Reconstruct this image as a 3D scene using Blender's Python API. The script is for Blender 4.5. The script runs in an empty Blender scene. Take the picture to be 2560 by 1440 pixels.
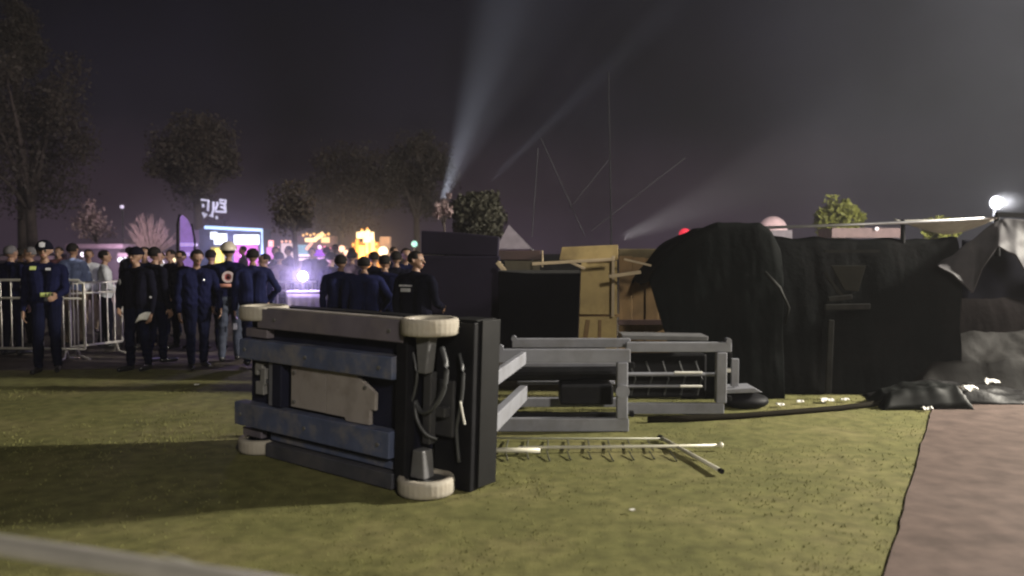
import bpy, bmesh, math, random
import numpy as np
from mathutils import Vector, Matrix, noise
R = math.radians
random.seed(7)
sc = bpy.context.scene
COL = sc.collection

# ------------------------------------------------------------------ camera
CAM_H = 1.62
F = 2009.0                                  # focal length in pixels of a 2560 wide frame
PITCH = math.atan(103 / F)
cam_d = bpy.data.cameras.new('camera')
cam_d.sensor_width = 36
cam_d.lens = 36 * F / 2560
cam_d.clip_start = 0.05
cam_d.clip_end = 600
cam = bpy.data.objects.new('camera', cam_d)
COL.objects.link(cam)
cam.location = (0, 0, CAM_H)
cam.rotation_euler = (math.pi / 2 - PITCH, 0, 0)
sc.camera = cam
cam_d.dof.use_dof = True
cam_d.dof.focus_distance = 8.0
cam_d.dof.aperture_fstop = 1.2

# ------------------------------------------------------------------ night sky
W = bpy.data.worlds.new('World')
sc.world = W
W.use_nodes = True
nt = W.node_tree
nt.nodes.clear()
def N(t, kind, **kw):
    n = t.nodes.new(kind)
    for k, v in kw.items():
        setattr(n, k, v)
    return n
out = N(nt, 'ShaderNodeOutputWorld')
bg = N(nt, 'ShaderNodeBackground')
tc = N(nt, 'ShaderNodeTexCoord')
sep = N(nt, 'ShaderNodeSeparateXYZ')
nt.links.new(tc.outputs['Generated'], sep.inputs[0])
ramp = N(nt, 'ShaderNodeValToRGB')
el = ramp.color_ramp.elements
el[0].position = 0.0; el[0].color = (0.042, 0.028, 0.042, 1)
el[1].position = 0.34; el[1].color = (0.0018, 0.0018, 0.0060, 1)
e = el.new(0.06); e.color = (0.027, 0.018, 0.025, 1)
e = el.new(0.15); e.color = (0.0075, 0.006, 0.010, 1)
nt.links.new(sep.outputs['Z'], ramp.inputs[0])
gray = N(nt, 'ShaderNodeMapRange')          # smoke lit by the floodlights in the east of the fairground
gray.inputs['From Min'].default_value = 0.20
gray.inputs['From Max'].default_value = 0.66
gray.interpolation_type = 'SMOOTHSTEP'
nt.links.new(sep.outputs['X'], gray.inputs['Value'])
nz = N(nt, 'ShaderNodeTexNoise')
nz.inputs['Scale'].default_value = 4.5
nz.inputs['Detail'].default_value = 4
nt.links.new(tc.outputs['Generated'], nz.inputs['Vector'])
nzr = N(nt, 'ShaderNodeMapRange')
nzr.inputs['From Min'].default_value = 0.3
nzr.inputs['From Max'].default_value = 0.7
nzr.inputs['To Min'].default_value = 0.5
nzr.inputs['To Max'].default_value = 1.5
nt.links.new(nz.outputs['Fac'], nzr.inputs['Value'])
mx = N(nt, 'ShaderNodeMix', data_type='RGBA')
nt.links.new(gray.outputs[0], mx.inputs['Factor'])
nt.links.new(ramp.outputs['Color'], mx.inputs['A'])
mx.inputs['B'].default_value = (0.050, 0.050, 0.058, 1)
mul = N(nt, 'ShaderNodeVectorMath', operation='SCALE')
nt.links.new(mx.outputs['Result'], mul.inputs[0])
nt.links.new(nzr.outputs[0], mul.inputs['Scale'])
nt.links.new(mul.outputs[0], bg.inputs['Color'])
bg.inputs['Strength'].default_value = 1.0
nt.links.new(bg.outputs[0], out.inputs[0])

# ------------------------------------------------------------------ lamps
def lamp(kind, loc, power, color, radius=0.2, **kw):
    d = bpy.data.lights.new('lamp_light', kind)
    d.energy = power
    d.color = color
    d.shadow_soft_size = radius
    for k, v in kw.items():
        setattr(d, k, v)
    o = bpy.data.objects.new('lamp_light', d)
    COL.objects.link(o)
    o.location = loc
    return o
def aim(o, to):
    o.rotation_euler = (Vector(to) - Vector(o.location)).to_track_quat('-Z', 'Y').to_euler()
lamp('POINT', (13.5, 8.4, 5.7), 20500, (1.0, 0.93, 0.80), 0.35)          # floodlight tower beside the path
lamp('POINT', (3.5, -6.5, 6.0), 3700, (1.0, 0.92, 0.80), 0.6)            # park lamp behind the camera

sc.view_settings.view_transform = 'Standard'
sc.view_settings.look = 'None'
sc.view_settings.exposure = 0
sc.view_settings.gamma = 1
cy = sc.cycles
cy.use_denoising = True
cy.max_bounces = 6
cy.diffuse_bounces = 3
cy.volume_bounces = 0
cy.transparent_max_bounces = 8
cy.sample_clamp_indirect = 4
cy.filter_width = 2.2

# ------------------------------------------------------------------ pixel <-> place
def ray(px, py):
    u = (px - 1280) / F; v = (720 - py) / F
    return Vector((u, math.cos(PITCH) + math.sin(PITCH) * v, -math.sin(PITCH) + math.cos(PITCH) * v))
def at(px, py, d):
    r = ray(px, py)
    return Vector((0, 0, CAM_H)) + r * (d / r.y)
def gnd(px, py, z=0.0):
    r = ray(px, py)
    return Vector((0, 0, CAM_H)) + r * ((z - CAM_H) / r.z)

# ------------------------------------------------------------------ materials
MATS = {}
def mat(name, col, rough=0.6, metal=0.0, var=0.2, scale=6.0, bump=0.0, bscale=60.0, dirt=None, dscale=2.5, damt=0.5, emit=None, estr=0.0, sheen=0.0, spec=0.5):
    if name in MATS:
        return MATS[name]
    m = bpy.data.materials.new(name)
    m.use_nodes = True
    t = m.node_tree
    b = t.nodes['Principled BSDF']
    b.inputs['Roughness'].default_value = rough
    b.inputs['Metallic'].default_value = metal
    b.inputs['Specular IOR Level'].default_value = spec
    if sheen:
        b.inputs['Sheen Weight'].default_value = sheen
    tco = N(t, 'ShaderNodeTexCoord')
    n1 = N(t, 'ShaderNodeTexNoise')
    n1.inputs['Scale'].default_value = scale
    n1.inputs['Detail'].default_value = 5
    t.links.new(tco.outputs['Object'], n1.inputs['Vector'])
    cr = N(t, 'ShaderNodeValToRGB')
    a = cr.color_ramp.elements
    a[0].position = 0.3; a[1].position = 0.7
    a[0].color = tuple(c * (1 - var) for c in col) + (1,)
    a[1].color = tuple(min(1, c * (1 + var)) for c in col) + (1,)
    t.links.new(n1.outputs['Fac'], cr.inputs[0])
    src = cr.outputs['Color']
    if dirt:
        n2 = N(t, 'ShaderNodeTexNoise')
        n2.inputs['Scale'].default_value = dscale
        n2.inputs['Detail'].default_value = 8
        n2.inputs['Roughness'].default_value = 0.65
        t.links.new(tco.outputs['Object'], n2.inputs['Vector'])
        mr = N(t, 'ShaderNodeMapRange')
        mr.inputs['From Min'].default_value = 0.48
        mr.inputs['From Max'].default_value = 0.68
        mr.inputs['To Max'].default_value = damt
        t.links.new(n2.outputs['Fac'], mr.inputs['Value'])
        mm = N(t, 'ShaderNodeMix', data_type='RGBA')
        t.links.new(mr.outputs[0], mm.inputs['Factor'])
        t.links.new(src, mm.inputs['A'])
        mm.inputs['B'].default_value = tuple(dirt) + (1,)
        src = mm.outputs['Result']
    t.links.new(src, b.inputs['Base Color'])
    if bump:
        n3 = N(t, 'ShaderNodeTexNoise')
        n3.inputs['Scale'].default_value = bscale
        n3.inputs['Detail'].default_value = 4
        t.links.new(tco.outputs['Object'], n3.inputs['Vector'])
        bp = N(t, 'ShaderNodeBump')
        bp.inputs['Strength'].default_value = bump
        bp.inputs['Distance'].default_value = 0.02
        t.links.new(n3.outputs['Fac'], bp.inputs['Height'])
        t.links.new(bp.outputs[0], b.inputs['Normal'])
    if emit:
        b.inputs['Emission Color'].default_value = tuple(emit) + (1,)
        b.inputs['Emission Strength'].default_value = estr
    MATS[name] = m
    return m
def glow(name, col, s):
    return mat(name, tuple(0.5 * c for c in col), 0.5, emit=col, estr=s)

# ------------------------------------------------------------------ mesh helpers
def basis(d, up=Vector((0, 0, 1))):
    d = Vector(d).normalized()
    if abs(d.dot(up)) > 0.98:
        up = Vector((0, 1, 0))
    x = d.cross(up).normalized()
    return x, d, x.cross(d).normalized()
class MB:
    def __init__(self):
        self.v = []; self.f = []
    def add(self, vs, fs):
        k = len(self.v)
        self.v += [tuple(p) for p in vs]
        self.f += [tuple(i + k for i in q) for q in fs]
        return self
    BOXF = [(0, 3, 2, 1), (4, 5, 6, 7), (0, 1, 5, 4), (1, 2, 6, 5), (2, 3, 7, 6), (3, 0, 4, 7)]
    def corners(self, c):
        return self.add(c, self.BOXF)
    def box(self, x0, x1, y0, y1, z0, z1):
        return self.corners([(x0, y0, z0), (x1, y0, z0), (x1, y1, z0), (x0, y1, z0), (x0, y0, z1), (x1, y0, z1), (x1, y1, z1), (x0, y1, z1)])
    def beam(self, a, b, w, h, up=Vector((0, 0, 1))):
        a = Vector(a); b = Vector(b)
        x, d, z = basis(b - a, up)
        x = x * w / 2; z = z * h / 2
        return self.corners([a - x - z, a + x - z, b + x - z, b - x - z, a - x + z, a + x + z, b + x + z, b - x + z])
    def tube(self, pts, r, n=8, cap=True):
        pts = [Vector(p) for p in pts]
        rs = r if isinstance(r, (list, tuple)) else [r] * len(pts)
        rings = []
        for i, p in enumerate(pts):
            d = pts[min(i + 1, len(pts) - 1)] - pts[max(i - 1, 0)]
            x, _, z = basis(d)
            rings.append([p + (x * math.cos(2 * math.pi * k / n) + z * math.sin(2 * math.pi * k / n)) * rs[i] for k in range(n)])
        vs = [q for g in rings for q in g]; fs = []
        for i in range(len(pts) - 1):
            for k in range(n):
                fs.append((i * n + k, i * n + (k + 1) % n, (i + 1) * n + (k + 1) % n, (i + 1) * n + k))
        if cap:
            fs.append(tuple(range(n - 1, -1, -1))); fs.append(tuple((len(pts) - 1) * n + k for k in range(n)))
        return self.add(vs, fs)
    def lathe(self, c, prof, n=32, ax=(0, 0, 1)):
        c = Vector(c); x, d, z = basis(ax)
        vs = []
        for (r, h) in prof:
            for k in range(n):
                a = 2 * math.pi * k / n
                vs.append(c + d * h + (x * math.cos(a) + z * math.sin(a)) * r)
        fs = []
        for i in range(len(prof) - 1):
            for k in range(n):
                fs.append((i * n + k, i * n + (k + 1) % n, (i + 1) * n + (k + 1) % n, (i + 1) * n + k))
        return self.add(vs, fs)
    def ball(self, c, r, n=12, m=8, sq=(1, 1, 1)):
        c = Vector(c); vs = []; fs = []
        for i in range(m + 1):
            th = math.pi * i / m
            for k in range(n):
                a = 2 * math.pi * k / n
                vs.append(c + Vector((math.sin(th) * math.cos(a) * sq[0], math.sin(th) * math.sin(a) * sq[1], math.cos(th) * sq[2])) * r)
        for i in range(m):
            for k in range(n):
                fs.append((i * n + k, (i + 1) * n + k, (i + 1) * n + (k + 1) % n, i * n + (k + 1) % n))
        return self.add(vs, fs)
    def prism(self, pts, thick):
        """pts: planar outline (Vectors); thick: offset Vector to the back face"""
        n = len(pts); t = Vector(thick)
        vs = [Vector(p) for p in pts] + [Vector(p) + t for p in pts]
        fs = [tuple(range(n)), tuple(range(2 * n - 1, n - 1, -1))] + [(i, i + n, (i + 1) % n + n, (i + 1) % n) for i in range(n)]
        return self.add(vs, fs)
    def grid(self, nu, nv, fn, thick=None):
        vs = [fn(i / nu, j / nv) for j in range(nv + 1) for i in range(nu + 1)]
        fs = [(j * (nu + 1) + i, j * (nu + 1) + i + 1, (j + 1) * (nu + 1) + i + 1, (j + 1) * (nu + 1) + i) for j in range(nv) for i in range(nu)]
        return self.add(vs, fs)
    def build(self, name, m, parent=None, smooth=False, local=False, bevel=0.0, solid=0.0):
        me = bpy.data.meshes.new(name)
        off = Vector((0, 0, 0))
        if parent is not None and not local:
            q = parent
            while q is not None:
                off += q.location; q = q.parent
        me.from_pydata([tuple(Vector(p) - off) for p in self.v], [], self.f)
        bm = bmesh.new(); bm.from_mesh(me)
        bmesh.ops.recalc_face_normals(bm, faces=bm.faces)
        bm.to_mesh(me); bm.free()
        me.materials.append(m)
        if smooth:
            me.polygons.foreach_set('use_smooth', [True] * len(me.polygons))
        o = bpy.data.objects.new(name, me)
        COL.objects.link(o)
        o.parent = parent
        if solid:
            s = o.modifiers.new('thickness', 'SOLIDIFY'); s.thickness = solid; s.offset = 0
        if bevel:
            b = o.modifiers.new('edges', 'BEVEL'); b.width = bevel; b.segments = 2; b.limit_method = 'ANGLE'
        return o
def tag(o, label=None, cat=None, group=None, kind=None):
    if label: o['label'] = label
    if cat: o['category'] = cat
    if group: o['group'] = group
    if kind: o['kind'] = kind
    return o
def thing(name, loc, label, cat, group=None, rz=0.0):
    o = bpy.data.objects.new(name, None)
    o.empty_display_size = 0.2
    COL.objects.link(o)
    o.location = loc
    o.rotation_euler = (0, 0, rz)
    return tag(o, label, cat, group)
def nz3(x, y, z=0.0):
    return noise.noise(Vector((x, y, z)))

# ------------------------------------------------------------------ ground, path
def soft_ground(name, cols, scale, bump, rough=0.9, fine=90):
    m = bpy.data.materials.new(name); m.use_nodes = True
    t = m.node_tree; b = t.nodes['Principled BSDF']
    b.inputs['Roughness'].default_value = rough
    b.inputs['Specular IOR Level'].default_value = 0.15
    tco = N(t, 'ShaderNodeTexCoord')
    n1 = N(t, 'ShaderNodeTexNoise'); n1.inputs['Scale'].default_value = scale; n1.inputs['Detail'].default_value = 7; n1.inputs['Roughness'].default_value = 0.62
    t.links.new(tco.outputs['Object'], n1.inputs['Vector'])
    cr = N(t, 'ShaderNodeValToRGB')
    a = cr.color_ramp.elements
    a[0].position = 0.30; a[0].color = cols[0] + (1,)
    a[1].position = 0.72; a[1].color = cols[2] + (1,)
    e = a.new(0.5); e.color = cols[1] + (1,)
    t.links.new(n1.outputs['Fac'], cr.inputs[0])
    n4 = N(t, 'ShaderNodeTexNoise'); n4.inputs['Scale'].default_value = scale * 9; n4.inputs['Detail'].default_value = 4
    t.links.new(tco.outputs['Object'], n4.inputs['Vector'])
    mr = N(t, 'ShaderNodeMapRange'); mr.inputs['From Min'].default_value = 0.3; mr.inputs['From Max'].default_value = 0.7; mr.inputs['To Min'].default_value = 0.72; mr.inputs['To Max'].default_value = 1.25
    t.links.new(n4.outputs['Fac'], mr.inputs['Value'])
    ml = N(t, 'ShaderNodeVectorMath', operation='SCALE')
    t.links.new(cr.outputs['Color'], ml.inputs[0]); t.links.new(mr.outputs[0], ml.inputs['Scale'])
    t.links.new(ml.outputs[0], b.inputs['Base Color'])
    n3 = N(t, 'ShaderNodeTexNoise'); n3.inputs['Scale'].default_value = fine; n3.inputs['Detail'].default_value = 3
    t.links.new(tco.outputs['Object'], n3.inputs['Vector'])
    bp = N(t, 'ShaderNodeBump'); bp.inputs['Strength'].default_value = bump; bp.inputs['Distance'].default_value = 0.03
    t.links.new(n3.outputs['Fac'], bp.inputs['Height']); t.links.new(bp.outputs[0], b.inputs['Normal'])
    return m
m_earth = soft_ground('paving_dust', ((0.045, 0.036, 0.030), (0.07, 0.058, 0.048), (0.10, 0.085, 0.07)), 0.7, 0.3)
m_lawn = soft_ground('lawn_turf', ((0.106, 0.107, 0.038), (0.143, 0.138, 0.051), (0.192, 0.170, 0.076)), 0.9, 0.22)
m_path = soft_ground('path_red', ((0.108, 0.078, 0.067), (0.120, 0.087, 0.075), (0.134, 0.099, 0.086)), 0.6, 0.12, 0.75, 150)

g = MB().add([(-120, -30, -0.03), (120, -30, -0.03), (120, 180, -0.03), (-120, 180, -0.03)], [(0, 1, 2, 3)])
tag(g.build('ground', m_earth), 'dark dusty paved fairground beyond the lawn', None, None, 'structure')
def lawn_z(x, y):
    ex = 0.30 + (y - 1.23) / 8.63 * 5.0
    k = min(1.0, max(0.0, (ex - x) / 0.5))
    return -0.004 * (1 - k) + k * (0.012 * nz3(x * 0.8, y * 0.8) + 0.006 * nz3(x * 3, y * 3, 4))
def lawn_edge(x):
    return 10.55 + 0.12 * nz3(x * 0.7, 3) + 0.05 * nz3(x * 3, 9) if x < 3 else 10.55
g = MB()
def fl(u, v):
    x = -16 + 26 * u
    y = -4 + (lawn_edge(x) + 4) * v
    return (x, y, lawn_z(x, y) - 0.004)
g.grid(130, 74, fl)
tag(g.build('lawn', m_lawn, smooth=True), 'worn green lawn lit from one side', None, None, 'structure')
# raised reddish path: its edge runs from (1.6, 3.5) to (4.5, 8.4)
pa, pb = Vector((0.30, 1.23, 0)), Vector((5.30, 9.86, 0))
g = MB()
edge = []
for i in range(61):
    p = pb.lerp(pa, i / 60)
    edge.append(p + Vector((0.012 * nz3(i * 0.9, 2) + 0.012 * nz3(i * 0.23, 7), 0, 0)))
pts = [Vector((20, 1.23, 0)), Vector((20, 9.86, 0))] + edge
g.prism([p + Vector((0, 0, 0.004)) for p in pts], (0, 0, -0.12))
tag(g.build('path', m_path, bevel=0.0), 'reddish path beside the lawn', None, None, 'structure')

# short blades of grass over the part of the lawn close to the camera
rng = np.random.default_rng(3)
n = 42000
dd = 2.6 + 6.6 * rng.random(n) ** 0.8
xx = (rng.random(n) * 2 - 1) * 0.68 * dd
edge_x = pa.x + (dd - pa.y) / (pb.y - pa.y) * (pb.x - pa.x) + 0.02
keep = xx < edge_x
# clumpy cover
cl = np.sin(xx * 3.1 + 1.3 * np.sin(dd * 2.2)) * np.sin(dd * 4.3 + np.sin(xx * 1.7)) + 0.5 * np.sin(xx * 11 + dd * 7)
keep &= rng.random(n) < 0.45 + 0.3 * cl
xx = xx[keep]; dd = dd[keep]; n = len(xx)
ang = rng.random(n) * 6.283
h = 0.002 + 0.011 * rng.random(n); w = 0.003 + 0.004 * rng.random(n)
lean = 1.1 * h
la = rng.random(n) * 6.283
V = np.zeros((n, 3, 3))
V[:, 0] = np.stack([xx - np.cos(ang) * w, dd - np.sin(ang) * w, np.full(n, -0.012)], 1)
V[:, 1] = np.stack([xx + np.cos(ang) * w, dd + np.sin(ang) * w, np.full(n, -0.012)], 1)
V[:, 2] = np.stack([xx + np.cos(la) * lean, dd + np.sin(la) * lean, h], 1)
me = bpy.data.meshes.new('grass')
me.from_pydata(V.reshape(-1, 3).tolist(), [], np.arange(3 * n).reshape(-1, 3).tolist())
me.materials.append(mat('grass_blade', (0.150, 0.147, 0.053), 0.8, var=0.3, scale=1.4, spec=0.1))
o = bpy.data.objects.new('grass', me); COL.objects.link(o)
tag(o, 'short trodden grass of the lawn', None, None, 'stuff')

# ------------------------------------------------------------------ the overturned scissor lift
m_bl = mat('lift_blue', (0.070, 0.086, 0.150), 0.5, 0.0, 0.25, 5, dirt=(0.20, 0.185, 0.18), dscale=4.0, damt=0.85, bump=0.08)
m_bd = mat('lift_blue_shade', (0.010, 0.011, 0.026), 0.6, 0.0, 0.3, 5, dirt=(0.02, 0.02, 0.022), damt=0.5, spec=0.2)  # lift blue darkened to paint the shade of the recess
m_dusty = mat('lift_dusty_plum', (0.12, 0.105, 0.13), 0.55, 0.0, 0.2, 4, dirt=(0.20, 0.17, 0.165), damt=0.6)
m_plate = mat('lift_plate', (0.29, 0.26, 0.245), 0.6, 0.0, 0.1, 3, dirt=(0.14, 0.115, 0.10), dscale=3.5, damt=0.6, bump=0.04)
m_blk = mat('lift_black', (0.006, 0.006, 0.008), 0.6, 0.0, 0.3, 8, dirt=(0.016, 0.016, 0.016), damt=0.6, spec=0.15)
m_gry = mat('lift_grey', (0.225, 0.23, 0.26), 0.5, 0.1, 0.12, 5, dirt=(0.13, 0.125, 0.125), dscale=4, damt=0.5)
m_tyre = mat('tyre_cream', (0.345, 0.315, 0.262), 0.75, 0.0, 0.1, 9, dirt=(0.30, 0.25, 0.19), dscale=5, damt=0.6, bump=0.12, bscale=40)
m_rim = mat('rim_dark', (0.05, 0.05, 0.055), 0.5, 0.3)
m_hose = mat('hose_rubber', (0.05, 0.052, 0.056), 0.45)
m_chr = mat('rod_chrome', (0.75, 0.75, 0.75), 0.2, 0.9, 0.05)
m_wht = mat('white_paint', (0.72, 0.70, 0.64), 0.5, 0.0, 0.1)
LL = Vector((0.788, -0.616, 0)); LU = Vector((0.616, 0.788, 0)); LO = Vector((-0.667, 5.07, 0))
def Lw(s, t, z):
    return LO + LL * (s + 0.04 * (z - 0.58)) + LU * t + Vector((0, 0, z))
lift = thing('scissor_lift', LO, 'overturned scissor lift lying on its side on the lawn with cream tyres', 'scissor lift')
def lbox(mb, s0, s1, t0, t1, z0, z1):
    return mb.corners([Lw(s0, t0, z0), Lw(s1, t0, z0), Lw(s1, t1, z0), Lw(s0, t1, z0), Lw(s0, t0, z1), Lw(s1, t0, z1), Lw(s1, t1, z1), Lw(s0, t1, z1)])
def lpart(name, m, boxes, bevel=0.008, parent=None):
    mb = MB()
    for b in boxes:
        lbox(mb, *b)
    return mb.build(name, m, parent or lift, bevel=bevel)
# chassis floor behind the rails, and its frame rails
lpart('chassis_pan', m_bd, [(-1.92, -0.10, 0.16, 0.35, 0.03, 1.12)])
lpart('side_rail', m_dusty, [(-1.72, -0.13, 0.07, 0.155, 0.995, 1.145)])
lpart('edge_highlight', mat('lift_edge', (0.34, 0.31, 0.29), 0.45, 0.3), [(-1.60, -0.10, 0.075, 0.15, 1.146, 1.156), (-1.35, -0.18, 0.20, 0.34, 1.121, 1.131)], 0.002)  # pale strips painting the highlight along the top edge
lpart('frame_rail', m_bl, [(-1.93, -0.20, 0.05, 0.157, 0.745, 0.900)])
lpart('frame_rail', m_bl, [(-1.99, -0.215, 0.05, 0.157, 0.212, 0.395)])
lpart('end_bracket', m_dusty, [(-1.90, -1.62, 0.09, 0.158, 0.915, 0.985)])
lpart('end_bracket', m_dusty, [(-1.95, -1.70, 0.10, 0.158, 0.120, 0.185)])
# belly plate with the cut corner and the notch
left = [(-1.33, 0.735), (-0.925, 0.737), (-0.925, 0.425), (-1.33, 0.425)]
right = [(-0.915, 0.737), (-0.60, 0.738), (-0.405, 0.63), (-0.405, 0.51), (-0.455, 0.51), (-0.455, 0.402), (-0.70, 0.400), (-0.715, 0.425), (-0.915, 0.425)]
MB().prism([Lw(s, 0.10, z) for s, z in left], LU * 0.03).build('belly_plate', m_plate, lift, bevel=0.004)
MB().prism([Lw(s, 0.094, z) for s, z in right], LU * 0.03).build('belly_plate', m_plate, lift, bevel=0.004)
lpart('plate_seam', mat('oil_stain', (0.10, 0.08, 0.07), 0.6), [(-0.925, -0.915, 0.115, 0.128, 0.43, 0.73)], 0.0)
# bracket at the far end: a bent pale fitting with a hole
br = MB()
for a0, a1, z0, z1 in ((-1.78, -1.70, 0.66, 0.72), (-1.72, -1.66, 0.55, 0.68), (-1.78, -1.68, 0.47, 0.57), (-1.79, -1.76, 0.62, 0.70)):
    lbox(br, a0, a1, 0.10, 0.15, z0, z1)
br.build('hydraulic_fitting', mat('fitting_grey', (0.22, 0.215, 0.21), 0.5), lift, bevel=0.006)
lpart('cross_member', mat('lift_steel', (0.13, 0.13, 0.15), 0.5), [(-1.60, -1.55, 0.09, 0.156, 0.40, 0.742)])
lpart('cross_member', m_bd, [(-1.54, -1.43, 0.08, 0.156, 0.40, 0.742)])
# pothole guard that touches the grass
lpart('pothole_guard', m_bl, [(-1.60, -0.24, 0.115, 0.17, 0.125, 0.178)])
lpart('pothole_guard', mat('guard_dark', (0.045, 0.046, 0.058), 0.6, dirt=(0.11, 0.10, 0.10), damt=0.6), [(-1.60, -0.20, 0.07, 0.15, 0.004, 0.112)])
lpart('axle_beam', m_blk, [(-0.20, -0.10, 0.085, 0.30, 0.05, 1.10)])
# the steering bay: dark recess, yokes, hoses
lpart('steering_bay', m_blk, [(-0.098, 0.235, 0.36, 0.44, 0.0, 1.125)])
lpart('deck', m_blk, [(-1.95, 0.24, 0.445, 0.60, 0.012, 1.13)], 0.012)
lpart('deck_edge', mat('deck_dark', (0.007, 0.007, 0.0075), 0.6, dirt=(0.016, 0.015, 0.014), damt=0.6, spec=0.2), [(0.243, 0.255, 0.42, 0.605, 0.02, 1.135), (-0.02, 0.22, 0.40, 0.60, 1.132, 1.140)], 0.003)
def taper(z0, z1, w0, w1, t0, t1):
    mb = MB()
    mb.corners([Lw(-w0, t0, z0), Lw(w0, t0, z0), Lw(w0, t1, z0), Lw(-w0, t1, z0), Lw(-w1, t0, z1), Lw(w1, t0, z1), Lw(w1, t1, z1), Lw(-w1, t1, z1)])
    return mb
taper(0.80, 1.045, 0.035, 0.065, 0.12, 0.20).build('steering_yoke', mat('yoke_grey', (0.12, 0.12, 0.125), 0.55, dirt=(0.05, 0.05, 0.05), dscale=6), lift, bevel=0.01)
taper(0.112, 0.30, 0.065, 0.045, 0.10, 0.20).build('steering_yoke', mat('yoke_grey', (0.12, 0.12, 0.125), 0.55, dirt=(0.05, 0.05, 0.05), dscale=6), lift, bevel=0.01)
lpart('tie_rod', m_rim, [(-0.05, 0.02, 0.19, 0.25, 0.32, 0.80)])
lpart('steering_cylinder', m_rim, [(-0.12, 0.10, 0.24, 0.30, 0.50, 0.57)])
def bent_tube(pts, r):
    P = [Lw(*p) for p in pts]
    q = []
    for i in range(len(P) - 1):
        p0 = P[max(i - 1, 0)]; p1 = P[i]; p2 = P[i + 1]; p3 = P[min(i + 2, len(P) - 1)]
        for k in range(6):
            u = k / 6
            q.append(0.5 * ((2 * p1) + (p2 - p0) * u + (2 * p0 - 5 * p1 + 4 * p2 - p3) * u * u + (3 * p1 - p0 - 3 * p2 + p3) * u ** 3))
    q.append(P[-1])
    MB().tube(q, r, 8).build('hydraulic_hose', m_hose, lift, smooth=True)
bent_tube([(0.10, 0.20, 0.97), (0.17, 0.17, 0.86), (0.16, 0.16, 0.70), (0.08, 0.15, 0.58), (-0.03, 0.16, 0.54), (-0.11, 0.18, 0.60)], 0.017)
bent_tube([(-0.10, 0.17, 0.60), (-0.07, 0.16, 0.49), (0.0, 0.17, 0.40), (0.06, 0.22, 0.36)], 0.013)
MB().tube([Lw(0.20, 0.28, 0.62), Lw(0.235, 0.29, 0.47)], 0.007, 6).build('bright_rod', m_wht, lift)
m_bolt = mat('bolt_steel', (0.16, 0.155, 0.15), 0.5, 0.4)
for s_, z_ in ((-1.85, 0.82), (-1.10, 0.82), (-0.32, 0.82), (-1.90, 0.30), (-1.10, 0.30), (-0.32, 0.30), (-1.28, 0.69), (-0.50, 0.66), (-1.28, 0.47), (-1.5, 1.07), (-0.25, 1.07)):
    t_ = 0.047 if z_ in (0.82, 0.30) else (0.067 if z_ == 1.07 else 0.091)
    MB().tube([Lw(s_, t_ - 0.008, z_), Lw(s_, t_ + 0.005, z_)], 0.014, 6).build('bolt', m_bolt, lift)
bent_tube([(-0.12, 0.15, 0.95), (-0.05, 0.13, 0.80), (-0.08, 0.14, 0.66), (-0.14, 0.15, 0.52), (-0.12, 0.15, 0.30), (-0.16, 0.12, 0.15)], 0.010)
bent_tube([(0.14, 0.33, 0.92), (0.20, 0.30, 0.80), (0.19, 0.30, 0.60), (0.14, 0.32, 0.42), (0.16, 0.33, 0.20)], 0.012)
bent_tube([(-1.84, 0.15, 0.70), (-1.70, 0.12, 0.62), (-1.62, 0.13, 0.52), (-1.66, 0.14, 0.44)], 0.011)
lpart('steering_plate', m_rim, [(-0.09, 0.12, 0.30, 0.33, 0.36, 0.74)], 0.01)
# wheels lie flat: their axles are vertical now
def wheel(s, z0, up):
    c = Lw(s, 0.19, z0)
    prof = [(0.140, 0.0), (0.176, 0.0), (0.188, 0.010), (0.190, 0.030), (0.190, 0.080), (0.188, 0.100), (0.176, 0.110), (0.140, 0.110), (0.136, 0.095), (0.136, 0.015), (0.140, 0.0)]
    w = MB().lathe(c, [(0.136, 0.02), (0.130, 0.075), (0.055, 0.055), (0.050, 0.100), (0.001, 0.100)], 36)
    r = MB().lathe(c, [(0.001, 0.012), (0.06, 0.012), (0.12, 0.03), (0.136, 0.02), (0.137, 0.09), (0.128, 0.078), (0.06, 0.060), (0.052, 0.098), (0.001, 0.098)], 36)
    root = r.build('wheel', m_rim, lift, smooth=True, bevel=0.004)
    ty = MB().lathe(c, prof, 96)
    for i, (r_, h_) in enumerate(prof):
        if r_ > 0.187:
            for q in range(96):
                if q % 3 == 0:
                    v_ = Vector(ty.v[i * 96 + q]); cc = Vector((c.x, c.y, v_.z))
                    ty.v[i * 96 + q] = tuple(cc + (v_ - cc) * 0.985)
    ty.build('tyre', m_tyre, root, smooth=True)
    return root
for s in (0.0, -1.80):
    wheel(s, 0.002, 1)
    wheel(s, 1.05, -1)
# scissor arms, half opened and slumped onto the grass behind the deck
def arm(name, a, b, w, h, m=m_gry):
    return MB().beam(a, b, w, h).build(name, m, lift, bevel=0.008)
zt, zb = 0.668, 0.060
arm('scissor_arm', (-0.55, 7.0, zt), (1.035, 7.0, zt), 0.06, 0.118)
arm('scissor_arm', (-0.55, 7.0, zb), (1.025, 7.0, zb), 0.06, 0.118)
arm('scissor_arm', (0.00, 7.86, zt + 0.01), (1.16, 7.86, zt + 0.01), 0.06, 0.09)
arm('scissor_arm', (0.00, 7.86, zb + 0.03), (1.06, 7.86, zb + 0.03), 0.06, 0.09)
arm('scissor_arm', (1.10, 7.72, 0.655), (2.115, 7.72, 0.655), 0.06, 0.095)
arm('scissor_arm', (1.10, 7.72, 0.058), (2.05, 7.72, 0.058), 0.06, 0.105)
arm('scissor_arm', (1.12, 8.30, 0.70), (2.00, 8.30, 0.685), 0.30, 0.05, mat('arm_dark', (0.12, 0.12, 0.125), 0.55))
arm('scissor_arm', (0.10, 6.92, 0.66), (-0.20, 5.50, 0.66), 0.05, 0.11)
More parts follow.
